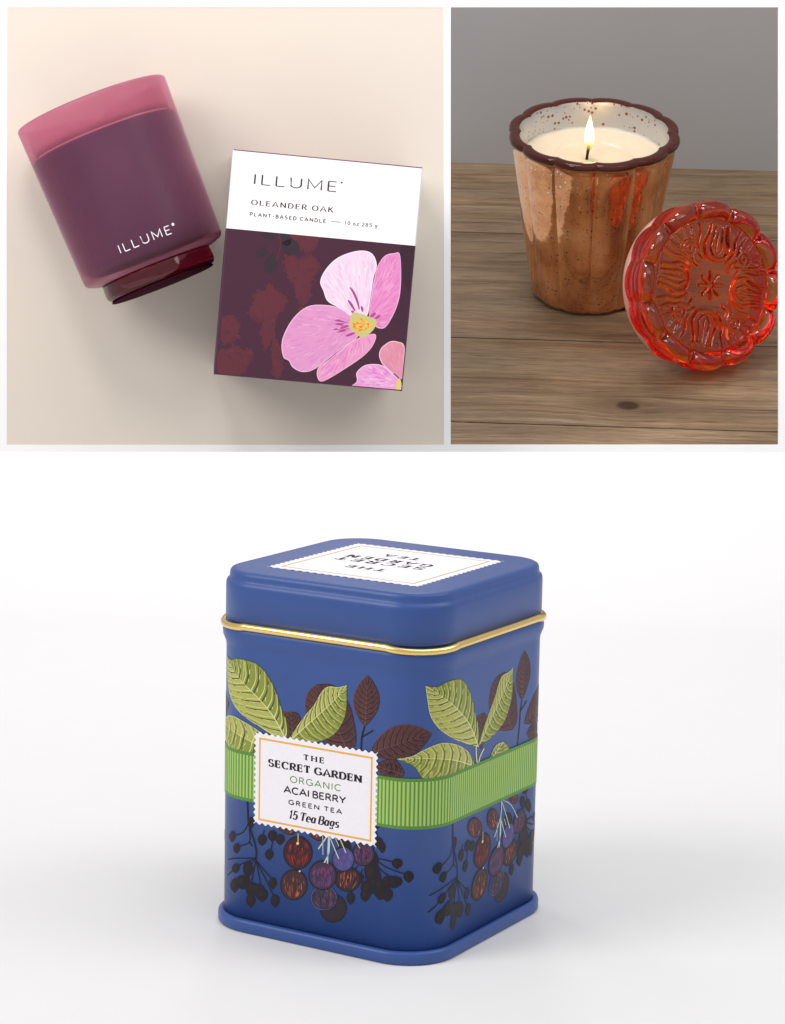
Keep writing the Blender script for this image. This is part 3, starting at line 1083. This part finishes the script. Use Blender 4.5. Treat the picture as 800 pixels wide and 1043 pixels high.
link('glare_cover', lathe([(0, -.0122), (.0276, -.0122), (.0286, -.0118), (.0284, -.0115), (0, -.0115)], 96), plain('dark glare cover', (.045, .006, .014, 1), .95, **{'Specular_IOR_Level': .05}), o)  # added matte disc, hides the grey reflection under the foot
cart = Art(None)
# lettering on the wall: x = arc length, y = height along the axis
KC = crop(70, 200, 4.706)
Ci = CM.inverted()
Oc = Ci @ CAM


def uvc(px, py):
    d = (Ci.to_3x3() @ (RCT @ ray(px, py))).normalized()
    z = .02
    r = rw(z)
    A_, B_, C_ = d.x * d.x + d.y * d.y, 2 * (Oc.x * d.x + Oc.y * d.y), Oc.x ** 2 + Oc.y ** 2 - r * r
    tt = (-B_ - math.sqrt(max(0, B_ * B_ - 4 * A_ * C_))) / (2 * A_)
    h = Oc + d * tt
    return math.atan2(h.x, -h.y) * r, h.z


pp, qq = uvc(*KC(245, 272)), uvc(*KC(497, 177))
h_ = .0043 * 1.02
for i, pl in enumerate(lettering('ILLUME', (qq[0] - pp[0]) / .0042, .062, .062, gap=.36)):
    cart.poly([(pp[0] + a * .0042, (pp[1] + qq[1]) / 2 + b * .0042) for a, b in pl], L(238, 232, 238), .02 * i, True)
dx_, dz_ = uvc(*KC(500, 133))
cart.poly([(dx_ + .0008 * math.cos(k * .5236), dz_ + .0008 * math.sin(k * .5236)) for k in range(12)], L(238, 232, 238), 0, True)


def cmap(x, y, l):
    r = rw(y) + .00012 + .00003 * l
    a = x / rw(.02)
    return Vector((math.sin(a) * r, -math.cos(a) * r, y))


me = cart.mesh('lettering', cmap, [i * .0015 for i in range(-16, 17)])
link('lettering', me, M_CARD, cup)

# ================================================================== WOOD TABLE SCENE
PH = rad(32.3)
nt = Vector((0, math.cos(PH), -math.sin(PH)))
e2 = Vector((0, math.sin(PH), math.cos(PH)))
e1 = Vector((1, 0, 0))
pt = ray(600, 453) * 1.425
CT = pt.dot(nt)


def ontable(px, py):
    r = ray(px, py)
    return r * (CT / r.dot(nt))


YAW = rad(-3.6)
g1 = e1 * math.cos(YAW) + e2 * math.sin(YAW)         # along the planks
g2 = -e1 * math.sin(YAW) + e2 * math.cos(YAW)
Jb = ontable(598, 297)                               # jar base centre
Tm = frame_matrix(CW(*Jb), RCT @ g1, RCT @ g2, RCT @ nt)


def tb(px, py):
    q = ontable(px, py) - Jb
    return q.dot(g1), q.dot(g2)


WALL_Y = tb(470, 165.5)[1]
joints = [tb(470, 452)[1] - .02, tb(470, 429)[1], tb(470, 343)[1], tb(470, 235.5)[1], WALL_Y + .004]
FRONT = tb(600, 453)[1]
ULEFT = .0300
t = NT('weathered wood')
tc = t.n('TexCoord').outputs['Object']
isl = t.n('NewGeometry').outputs['Random Per Island']
kx, ky = tb(640, 413)
sep = t.n('SeparateXYZ', i0=tc)
X, Y = sep.outputs[0], sep.outputs[1]
dxn = t.math('SUBTRACT', X, kx)
dyn = t.math('SUBTRACT', Y, ky)
d2 = t.math('ADD', t.math('MULTIPLY', t.math('MULTIPLY', dxn, dxn), .3), t.math('MULTIPLY', dyn, dyn))
g = t.math('POWER', 2.718, t.math('MULTIPLY', d2, -5200.))
push = t.math('MULTIPLY', t.math('MULTIPLY', g, t.math('SIGN', dyn)), -.0055)
wob = t.math('MULTIPLY', t.math('SUBTRACT', noise(t, tc, 7, 2), .5), .012)
Yg = t.math('ADD', t.math('ADD', Y, push), wob)
gv = t.n('CombineXYZ', i0=t.math('ADD', X, t.math('MULTIPLY', isl, 3.7)), i1=Yg, i2=isl)
gs = t.n('VectorMath', {'operation': 'MULTIPLY'}, i0=gv, i1=(7., 210., 5.)).outputs[0]
gf = t.n('VectorMath', {'operation': 'MULTIPLY'}, i0=gv, i1=(18., 760., 5.)).outputs[0]
n1 = noise(t, gs, 1., 7, .68)
n2 = noise(t, gf, 1., 4, .6)
n3 = noise(t, t.n('VectorMath', {'operation': 'MULTIPLY'}, i0=gv, i1=(4., 34., 3.)).outputs[0], 1., 3)
c1 = t.ramp(n1, [(.28, L(86, 62, 42)), (.45, L(146, 118, 88)), (.60, L(170, 142, 110)), (.78, L(204, 176, 140))])
c2 = t.mix(t.math('MULTIPLY', t.math('SUBTRACT', n2, .3), .75, True), c1, L(104, 82, 58))
c3 = t.mix(t.ramp(n3, [(.38, (0, 0, 0)), (.68, (.55, .55, .55))]), c2, L(150, 134, 112))
crk = t.ramp(noise(t, t.n('VectorMath', {'operation': 'MULTIPLY'}, i0=gv, i1=(5., 260., 9.)).outputs[0], 1., 3), [(.66, (0, 0, 0)), (.70, (1, 1, 1))])
c4_ = t.mix(t.math('MULTIPLY', crk, .65), c3, L(58, 40, 26))
kr = t.math('SQRT', t.math('ADD', t.math('MULTIPLY', t.math('MULTIPLY', dxn, dxn), .55), t.math('MULTIPLY', dyn, dyn)))
kring = t.math('SINE', t.math('MULTIPLY', t.math('ADD', kr, t.math('MULTIPLY', n1, .0012)), 3600.))
kd = t.n('MapRange', i0=kr, i1=.0036, i2=.0058, i3=1., i4=0.).outputs[0]
kc = t.mix(t.math('ADD', t.math('MULTIPLY', kring, .35), .5, True), L(20, 12, 8), L(84, 56, 36))
c5_ = t.mix(kd, c4_, kc)
kd2 = t.math('MULTIPLY', g, .55)
c6_ = t.mix(kd2, c5_, L(70, 48, 32))
tone = t.math('ADD', .82, t.math('MULTIPLY', isl, .32))
c7_ = t.mix(1., c6_, t.n('CombineColor', i0=tone, i1=tone, i2=tone), 'MULTIPLY')
pore = t.ramp(noise(t, t.n('VectorMath', {'operation': 'MULTIPLY'}, i0=gv, i1=(70., 1500., 9.)).outputs[0], 1., 2, .5), [(.52, (0, 0, 0)), (.66, (1, 1, 1))])
c7_ = t.mix(t.math('MULTIPLY', pore, .6), c7_, t.mix(1., c7_, (.42, .38, .34, 1), 'MULTIPLY'))
stn = t.ramp(noise(t, t.n('VectorMath', {'operation': 'MULTIPLY'}, i0=tc, i1=(9., 22., 9.)).outputs[0], 1., 5, .6), [(.35, (.72, .70, .68)), (.65, (1.1, 1.1, 1.12))])
c7_ = t.mix(1., c7_, stn, 'MULTIPLY')
hh = t.math('ADD', t.math('MULTIPLY', n1, .6), t.math('SUBTRACT', t.math('MULTIPLY', n2, .4), crk))
bp = t.n('Bump', Strength=.5, Distance=.0010, Height=hh)
M_WOOD = t.surf(t.n('BsdfPrincipled', Base_Color=c7_, Roughness=t.math('ADD', t.math('MULTIPLY', n2, .25), .38), Normal=bp, Specular_IOR_Level=.4))

bm = bmesh.new()
GAP = .0008
for y0, y1 in zip(joints[:-1], joints[1:]):
    y0 = max(y0, FRONT - .03) + GAP
    y1 -= GAP
    P = [(-.5, y0, -.012), (.3, y0, -.012), (.3, y1, -.012), (-.5, y1, -.012)]
    V0 = [bm.verts.new(p) for p in P]
    V1 = [bm.verts.new((p[0], p[1], -.0006)) for p in P]
    b = .0007
    V2 = [bm.verts.new((x, y, 0)) for x, y in ((-.5, y0 + b), (.3, y0 + b), (.3, y1 - b), (-.5, y1 - b))]
    bm.faces.new(V0[::-1])
    bm.faces.new(V2)
    for p, q in ((V0, V1), (V1, V2)):
        for i in range(4):
            bm.faces.new((p[i], p[(i + 1) % 4], q[(i + 1) % 4], q[i]))


def cut(bm, co_c, no_c, M):
    Mi = M.inverted()
    co = Mi @ CW(*co_c)
    no = Mi.to_3x3() @ (RCT @ Vector(no_c))
    g_ = bmesh.ops.bisect_plane(bm, geom=bm.verts[:] + bm.edges[:] + bm.faces[:], plane_co=co, plane_no=no, clear_outer=True)
    ed = [e for e in g_['geom_cut'] if isinstance(e, bmesh.types.BMEdge)]
    if ed:
        bmesh.ops.holes_fill(bm, edges=[e for e in bm.edges if e.is_boundary], sides=0)


cut(bm, (ULEFT, 0, 1.4), (-1, 0, 0), Tm)
cut(bm, tuple(onto(600, 453) + nb * (FO - .0028)), tuple(nb), Tm)
bmesh.ops.recalc_face_normals(bm, faces=bm.faces)
table = link('floor', bm, M_WOOD, None, False)  # the plank table that carries the jar, not a floor
table.matrix_world = Tm
structure(table)
# wall behind the table
t = NT('grey painted wall')
tc = t.n('TexCoord').outputs['Object']
p = t.n('BsdfPrincipled', Base_Color=t.mix(noise(t, tc, 9, 4), L(153, 151, 152), L(162, 160, 160)), Roughness=.75, Normal=t.n('Bump', Strength=.08, Distance=.0006, Height=noise(t, tc, 240, 3)))
M_WALL = t.surf(p)
bm = bmesh.new()
V = [bm.verts.new(p) for p in ((-.5, WALL_Y, -.012), (.3, WALL_Y, -.012), (.3, WALL_Y, .32), (-.5, WALL_Y, .32), (-.5, WALL_Y + .006, -.012), (.3, WALL_Y + .006, -.012), (.3, WALL_Y + .006, .32), (-.5, WALL_Y + .006, .32))]
for f in ((0, 1, 2, 3), (5, 4, 7, 6), (4, 0, 3, 7), (1, 5, 6, 2), (3, 2, 6, 7), (4, 5, 1, 0)):
    bm.faces.new([V[i] for i in f])
cut(bm, (ULEFT, 0, 1.4), (-1, 0, 0), Tm)
bmesh.ops.recalc_face_normals(bm, faces=bm.faces)
o = link('wall', bm, M_WALL, None, False)
o.matrix_world = Tm
structure(o)

# --- jar
Jm = frame_matrix(CW(*Jb), RCT @ e1, RCT @ e2, RCT @ nt)
jar = thing('candle_jar', 'copper mercury glass candle jar with scalloped rim and lit flame on wooden table', 'candle', Jm)
PXM = Jb.z * .985 / F                                        # metres per picture pixel at the jar
JR, JH, JB = 86.5 * PXM, 180 * PXM, 59. * PXM
OFFN = rad(-2)


def lobes(th, p=.5):
    return 1 - abs(math.cos(6 * (th - rad(15) - OFFN))) ** p


def rj(r, z, th):
    f = max(0, min(1, z / JH))
    k = .036 + .018 * f ** 3
    return r * (1 - k * lobes(th))


t = NT('copper mercury glass')
tc = t.n('TexCoord').outputs['Object']
z = t.n('SeparateXYZ', i0=tc).outputs[2]
v1 = t.n('TexVoronoi', Vector=tc, Scale=430., Randomness=1.)
sel = t.n('SeparateColor', i0=v1.outputs['Color'])
d1 = t.math('LESS_THAN', v1.outputs['Distance'], t.math('MULTIPLY', sel.outputs[0], .25))
keep = t.math('GREATER_THAN', t.math('ADD', sel.outputs[1], t.math('MULTIPLY', t.math('SUBTRACT', noise(t, tc, 60, 2), .5), 1.2)), .50)
dark = t.math('MULTIPLY', d1, keep)
v2 = t.n('TexVoronoi', Vector=tc, Scale=420.)
sel2 = t.n('SeparateColor', i0=v2.outputs['Color'])
topz = t.n('MapRange', i0=z, i1=JH * .66, i2=JH * .93, i3=0., i4=1.).outputs[0]
d2 = t.math('MULTIPLY', t.math('LESS_THAN', v2.outputs['Distance'], t.math('MULTIPLY', sel2.outputs[0], .34)), t.math('LESS_THAN', sel2.outputs[1], t.math('MULTIPLY', topz, .75)))
patch = noise(t, tc, 34, 6, .65)
base = t.ramp(patch, [(.30, (.50, .19, .07)), (.48, (.86, .40, .18)), (.62, (.96, .52, .26)), (.78, (.98, .66, .42))])
v3 = t.n('TexVoronoi', Vector=tc, Scale=760.)
sel3 = t.n('SeparateColor', i0=v3.outputs['Color'])
d3 = t.math('MULTIPLY', t.math('LESS_THAN', v3.outputs['Distance'], t.math('MULTIPLY', sel3.outputs[0], .34)), t.math('GREATER_THAN', sel3.outputs[1], .74))
base = t.mix(dark, base, (.10, .03, .02, 1))
base = t.mix(d3, base, (.16, .05, .025, 1))
base = t.mix(d2, base, (.88, .78, .72, 1))
rimf = t.n('MapRange', i0=z, i1=JH - .0042, i2=JH - .0032, i3=0., i4=1.).outputs[0]
base = t.mix(rimf, base, (.060, .009, .004, 1))
met = t.math('MULTIPLY', t.math('SUBTRACT', 1., rimf), t.math('SUBTRACT', .92, t.math('MULTIPLY', dark, .6)))
bp = t.n('Bump', Strength=.5, Distance=.0012, Height=noise(t, tc, 48, 3))
p = t.n('BsdfPrincipled', Base_Color=base, Metallic=met, Roughness=t.n('MapRange', i0=patch, i1=.35, i2=.7, i3=.06, i4=.24).outputs[0], Normal=bp, Coat_Weight=t.math('MULTIPLY', t.math('SUBTRACT', 1., rimf), .4), Coat_Roughness=.06, Specular_IOR_Level=.3)
M_COPPER = t.surf(p)
t = NT('silvered glass')
tc = t.n('TexCoord').outputs['Object']
v1 = t.n('TexVoronoi', Vector=tc, Scale=440.)
sel = t.n('SeparateColor', i0=v1.outputs['Color'])
d1 = t.math('LESS_THAN', v1.outputs['Distance'], t.math('MULTIPLY', sel.outputs[0], .45))
keep = t.math('GREATER_THAN', t.math('ADD', sel.outputs[1], t.math('MULTIPLY', t.math('SUBTRACT', noise(t, tc, 40, 2), .5), 1.4)), .52)
base = t.mix(t.math('MULTIPLY', d1, keep), (.56, .58, .61, 1), (.30, .10, .05, 1))
p = t.n('BsdfPrincipled', Base_Color=base, Metallic=.8, Roughness=.3, Normal=t.n('Bump', Strength=.3, Distance=.001, Height=noise(t, tc, 60, 3)))
M_SILVER = t.surf(p)
IR = 75.5 * PXM
jp = [(0, .0004), (JB * .86, .0004), (JB * .93, .0012), (JB * .985, .0045), (JB * 1.0, .009)]
for k in range(1, 11):
    f = k / 10
    jp.append((JB + (82.5 * PXM - JB) * (f ** .92), .009 + (JH - .009 - .0085) * f))
jp += [(83.2 * PXM, JH - .0052), (85.6 * PXM, JH - .0040), (JR, JH - .0026), (JR - .0002, JH - .0010), (JR - .0008, JH - .0002), (JR - .0018, JH), (JR - .004, JH + .0001)]
body_j = lathe(jp + [(IR + .0010, JH - .0001), (IR, JH - .0008)], 480, rj)
jb = link('glass_body', body_j, M_COPPER, jar)


def rin(r, z, th):
    return r * (1 - .006 * lobes(th))


WJ = JH - .0165
link('silver_lining', lathe([(IR - .0001, JH - .0008), (IR - .0006, JH - .003), (IR - .0015, WJ), (IR - .004, WJ - .010)], 160, rin), M_SILVER, jar)
t = NT('cream wax')
p = t.n('BsdfPrincipled', Base_Color=(.74, .62, .46, 1), Roughness=t.n('MapRange', i0=t.n('VectorMath', {'operation': 'LENGTH'}, i0=t.n('VectorMath', {'operation': 'MULTIPLY'}, i0=t.n('TexCoord').outputs['Object'], i1=(1., 1., 0.)).outputs[0]).outputs['Value'], i1=.022, i2=.027, i3=.07, i4=.45).outputs[0], Subsurface_Weight=.5, Subsurface_Radius=(.02, .012, .006), Subsurface_Scale=.5)
M_CREAM = t.surf(p)
link('wax', lathe([(IR - .0021, WJ - .008), (IR - .0016, WJ + .0005), (IR - .0025, WJ - .0003), (IR - .006, WJ - .0008), (.010, WJ - .0012), (.004, WJ - .002), (0, WJ - .002)], 96), M_CREAM, jar)
Wx = -.0035
Wy = .0
bm = lathe([(0, WJ - .002), (.0009, WJ - .002), (.0009, WJ + .006), (.0011, WJ + .0075), (.0006, WJ + .0088), (0, WJ + .009)], 14)
for v in bm.verts:
    v.co.x += Wx + .0008 * (v.co.z - WJ) / .008
    v.co.y += Wy
link('wick', bm, plain('charred wick', (.018, .012, .010, 1), .8), jar)
fl = [(r_ * 1.25, z_ * 1.05) for r_, z_ in [(0, 0), (.0010, .0006), (.0019, .003), (.0024, .0062), (.0023, .0095), (.0017, .0135), (.0010, .0175), (.0004, .0205), (0, .0222)]]
bm = lathe([(r, zz + WJ + .0035) for r, zz in fl], 24)
for v in bm.verts:
    v.co.x += Wx + .0008
    v.co.y += Wy
t = NT('candle flame')
tc = t.n('TexCoord').outputs['Object']
z = t.n('SeparateXYZ', i0=tc).outputs[2]
f = t.n('MapRange', i0=z, i1=WJ + .0035, i2=WJ + .0257).outputs[0]
st = t.ramp(f, [(0., (.02, .02, .02)), (.22, (.25, .25, .25)), (.5, (1, 1, 1)), (.85, (.8, .8, .8)), (1., (.35, .35, .35))])
em = t.n('Emission', Color=t.ramp(f, [(0., (1, .35, .06)), (.3, (1, .55, .16)), (.6, (1, .72, .34)), (1., (1, .55, .12))]), Strength=t.math('MULTIPLY', st, 11.))
tr = t.n('BsdfTransparent', Color=(1, 1, 1, 1))
lw = t.n('LayerWeight', Blend=.5).outputs['Facing']
al = t.math('MULTIPLY', t.n('MapRange', i0=f, i1=0., i2=.45, i3=.12, i4=1.).outputs[0], t.n('MapRange', i0=lw, i1=.55, i2=1., i3=1., i4=.15).outputs[0])
M_FLAME = t.surf(t.n('MixShader', i0=al, i1=tr, i2=em))
link('flame', bm, M_FLAME, jar)

pl = bpy.data.lights.new('flame_light', 'POINT')
pl.energy = .009
pl.color = (1, .60, .26)
pl.shadow_soft_size = .004
po = bpy.data.objects.new('flame_light', pl)
COL.objects.link(po)
po.location = Jm @ Vector((Wx + .0008, Wy, WJ + .0275))

# --- glass lid leaning on the jar
nl = Vector((.42, -.05, -.90)).normalized()
RL, TLD = 84. * (Jb.z - .05) / F, .0185
DL = 1.46
ctr_c = ray(726, 290.5)
# depth so that the lowest back edge of the lid touches the table
sn = math.sqrt(max(0, 1 - nl.dot(nt) ** 2))
need = RL * .99 * sn + TLD * nl.dot(nt)
for _ in range(30):
    c = ctr_c * DL
    DL = (CT + need) / ctr_c.dot(nt)
c = ctr_c * DL
upl = Vector((.17, .985, 0))
yl = (upl - nl * upl.dot(nl)).normalized()
xl = yl.cross(nl)
LM = frame_matrix(CW(*c), RCT @ xl, RCT @ yl, RCT @ nl)
if (RCT @ xl).cross(RCT @ yl).dot(RCT @ nl) < 0:
    xl = -xl
    LM = frame_matrix(CW(*c), RCT @ xl, RCT @ yl, RCT @ nl)
glid = thing('jar_lid', 'round red orange pressed glass lid with flower relief leaning against the jar', 'lid', LM)


def seg_d(P, a, b):
    a, b = np.array(a), np.array(b)
    ab = b - a
    tt = np.clip(((P - a) @ ab) / (ab @ ab), 0, 1)
    return np.hypot(*(P - a - tt[:, None] * ab).T)


def line_d(P, pts):
    d = np.full(len(P), 9.)
    for a, b in zip(pts[:-1], pts[1:]):
        d = np.minimum(d, seg_d(P, a, b))
    return d


def rot2(pts, a):
    c_, s_ = math.cos(a), math.sin(a)
    return [(x * c_ - y * s_, x * s_ + y * c_) for x, y in pts]


strokes = []
for q in range(4):                                   # four tulips
    a = q * math.pi / 2
    for sx in (-1, 1):
        strokes.append((rot2(catmull([(0, .30), (sx * .12, .34), (sx * .165, .46), (sx * .13, .58), (sx * .12, .70)], 14), a), .024, .0019))
        strokes.append((rot2(catmull([(sx * .02, .36), (sx * .075, .44), (sx * .06, .56), (sx * .045, .70)], 10), a), .018, .0013))
        # scroll and fan between the tulips
        b = a + sx * math.pi / 4
        strokes.append((rot2(catmull([(sx * .20, .34), (sx * .25, .44), (sx * .25, .58), (sx * .30, .70)], 12), a), .02, .0015))
        strokes.append((rot2(catmull([(sx * .16, .30), (sx * .30, .40), (sx * .33, .54), (sx * .40, .66)], 12), a), .018, .0013))
    strokes.append((rot2([(0, .40), (0, .68)], a), .016, .0011))
    b = a + math.pi / 4
    strokes.append((rot2([(.085 * math.cos(k * .4), .53 + .085 * math.sin(k * .4)) for k in range(17)], b), .02, .0016))
    strokes.append((rot2([(.035 * math.cos(k * .5), .53 + .035 * math.sin(k * .5)) for k in range(14)], b), .018, .0014))
    strokes.append((rot2(catmull([(0, .30), (-.03, .38), (.03, .44)], 8), b), .024, .0016))
    for e in (-.14, -.05, .05, .14):
        strokes.append((rot2(catmull([(e * .8, .63), (e * 1.1, .68), (e * 1.4, .745)], 6), b), .015, .0011))
for q in range(8):
    strokes.append((rot2([(0, .05), (0, .15)], q * math.pi / 4 + .2), .021, .0016))
NTH, NRD = 384, 132
th = np.linspace(0, 2 * np.pi, NTH, endpoint=False)
rho = np.concatenate([np.linspace(.012, .77, 96), np.linspace(.785, 1.0, NRD - 96)])
TT, RHO = np.meshgrid(th, rho)
lob = 1 - np.abs(np.cos(6 * (TT - .13))) ** .7
edge = 1 - .052 * lob
RAD = np.where(RHO > .77, .77 + (RHO - .77) / .23 * (edge - .77), RHO)
Px, Py = RAD * np.cos(TT), RAD * np.sin(TT)
PP2 = np.stack([Px.ravel(), Py.ravel()], 1)
Hh = np.zeros(len(PP2))
for pts, w, hh_ in strokes:
    d = line_d(PP2, pts)
    w *= 1.3
    Hh = np.maximum(Hh, 1.75 * hh_ * np.clip(1 - (d / w) ** 2, 0, 1) ** .75)
Hh = Hh.reshape(TT.shape)
flat = -.0030 + .0010 * np.clip((RHO - .2) / .5, 0, 1)
Hh = np.where(RHO < .77, flat + Hh, 0)
x_ = (RHO - .885) / .115
bead = -.0045 + .0085 * np.sqrt(np.clip(1 - x_ ** 2, 0, 1)) * (1 - .8 * lob ** 1.5)
Hh = np.where(RHO >= .77, np.maximum(bead, -.0045), Hh)
k_ = np.clip((RHO - .73) / .04, 0, 1)
Hh = np.where(RHO < .77, Hh * (1 - k_ * .3), Hh)
bm = bmesh.new()
G = [[bm.verts.new((Px[i, j] * RL, Py[i, j] * RL, Hh[i, j])) for j in range(NTH)] for i in range(NRD)]
c0 = bm.verts.new((0, 0, float(Hh[0].mean())))
for j in range(NTH):
    j2 = (j + 1) % NTH
    bm.faces.new((c0, G[0][j], G[0][j2]))
    for i in range(NRD - 1):
        bm.faces.new((G[i][j], G[i + 1][j], G[i + 1][j2], G[i][j2]))
prev = G[-1]
ef = 1 - .052 * (1 - np.abs(np.cos(6 * (th - .13))) ** .7)
for (kr_, zz, keepl) in ((.985, -.0075, 1.), (.955, -.0092, .8), (.945, -.012, .7), (.945, -.0135, .7), (.965, -.0150, .8), (.985, -.0165, 1.), (.97, -TLD, 1.), (.80, -TLD, .3)):
    cur = []
    for j in range(NTH):
        r = kr_ * (1 + (ef[j] - 1) * keepl) * RL
        cur.append(bm.verts.new((r * math.cos(th[j]), r * math.sin(th[j]), zz)))
    for j in range(NTH):
        j2 = (j + 1) % NTH
        bm.faces.new((prev[j], cur[j], cur[j2], prev[j2]))
    prev = cur
cb_ = bm.verts.new((0, 0, -TLD))
for j in range(NTH):
    bm.faces.new((prev[j], cb_, prev[(j + 1) % NTH]))
bmesh.ops.recalc_face_normals(bm, faces=bm.faces)
t = NT('red pressed glass')
p = t.n('BsdfPrincipled', Base_Color=(1., .84, .62, 1), Roughness=.01, Transmission_Weight=1., IOR=1.52)
tlu = t.n('BsdfTranslucent', Color=(.90, .20, .05, 1))
dfu = t.n('BsdfDiffuse', Color=(.60, .05, .02, 1))
mm = t.n('MixShader', i0=.4, i1=tlu, i2=dfu)
M_RED = t.surf(t.n('MixShader', i0=.035, i1=p, i2=mm))
va = t.n('VolumeAbsorption', Color=(.99, .58, .02, 1), Density=150.)
t.t.links.new(va.outputs[0], t.out.inputs['Volume'])
link('glass_disc', bm, M_RED, glid)
M_GASK = plain('pale gasket', L(226, 176, 156), .35, 0, **{'Transmission_Weight': .35})
o = link('gasket', lathe([(RL * .80, -TLD - .0004), (RL * .93, -TLD - .0004), (RL * .945, -TLD - .0012), (RL * .945, -TLD - .0040), (RL * .93, -TLD - .0050), (RL * .80, -TLD - .0050)], 128, None, True), M_GASK, glid)

# ================================================================== light
w = bpy.data.worlds.new('World')
sc.world = w
w.use_nodes = True
bg = w.node_tree.nodes['Background']
bg.inputs[0].default_value = (1, .995, 1, 1)
bg.inputs[1].default_value = .58


def area(name, pos, target, size, power, col=(1, 1, 1)):
    l = bpy.data.lights.new(name, 'AREA')
    l.shape = 'DISK'
    l.size = size
    l.energy = power
    l.color = col
    o = bpy.data.objects.new(name, l)
    COL.objects.link(o)
    d = (target - pos).normalized()
    o.matrix_world = Matrix.Translation(pos) @ d.to_track_quat('-Z', 'Y').to_matrix().to_4x4()
    return o


area('softbox_overhead', Vector((.30, -.30, 1.25)), Vector((.05, .0, 0)), 1.2, 4.8)
area('softbox_board', CW(-.80, .60, .25), CW(-.02, .08, 1.40), .66, 6.8, (1, .975, .95))
area('softbox_table', CW(.02, .70, 1.30), CW(.12, .10, 1.5), .16, 1.2, (1, .98, .96))
area('fill_right', CW(.75, .65, .55), Vector((.05, 0, 0)), .5, 1.9)  # added fill, lightens the shadow right of the tin
area('glint_lamp', CW(-.16, .42, .95), CW(.18, .12, 1.5), .11, .55, (1, .99, .97))  # added small lamp, no window: puts glints on the lid relief

sc.view_settings.view_transform = 'Standard'
sc.view_settings.look = 'None'
sc.view_settings.exposure = 0
sc.render.engine = 'CYCLES'
sc.cycles.use_denoising = True
sc.cycles.max_bounces = 14
sc.cycles.transmission_bounces = 12
sc.cycles.transparent_max_bounces = 12
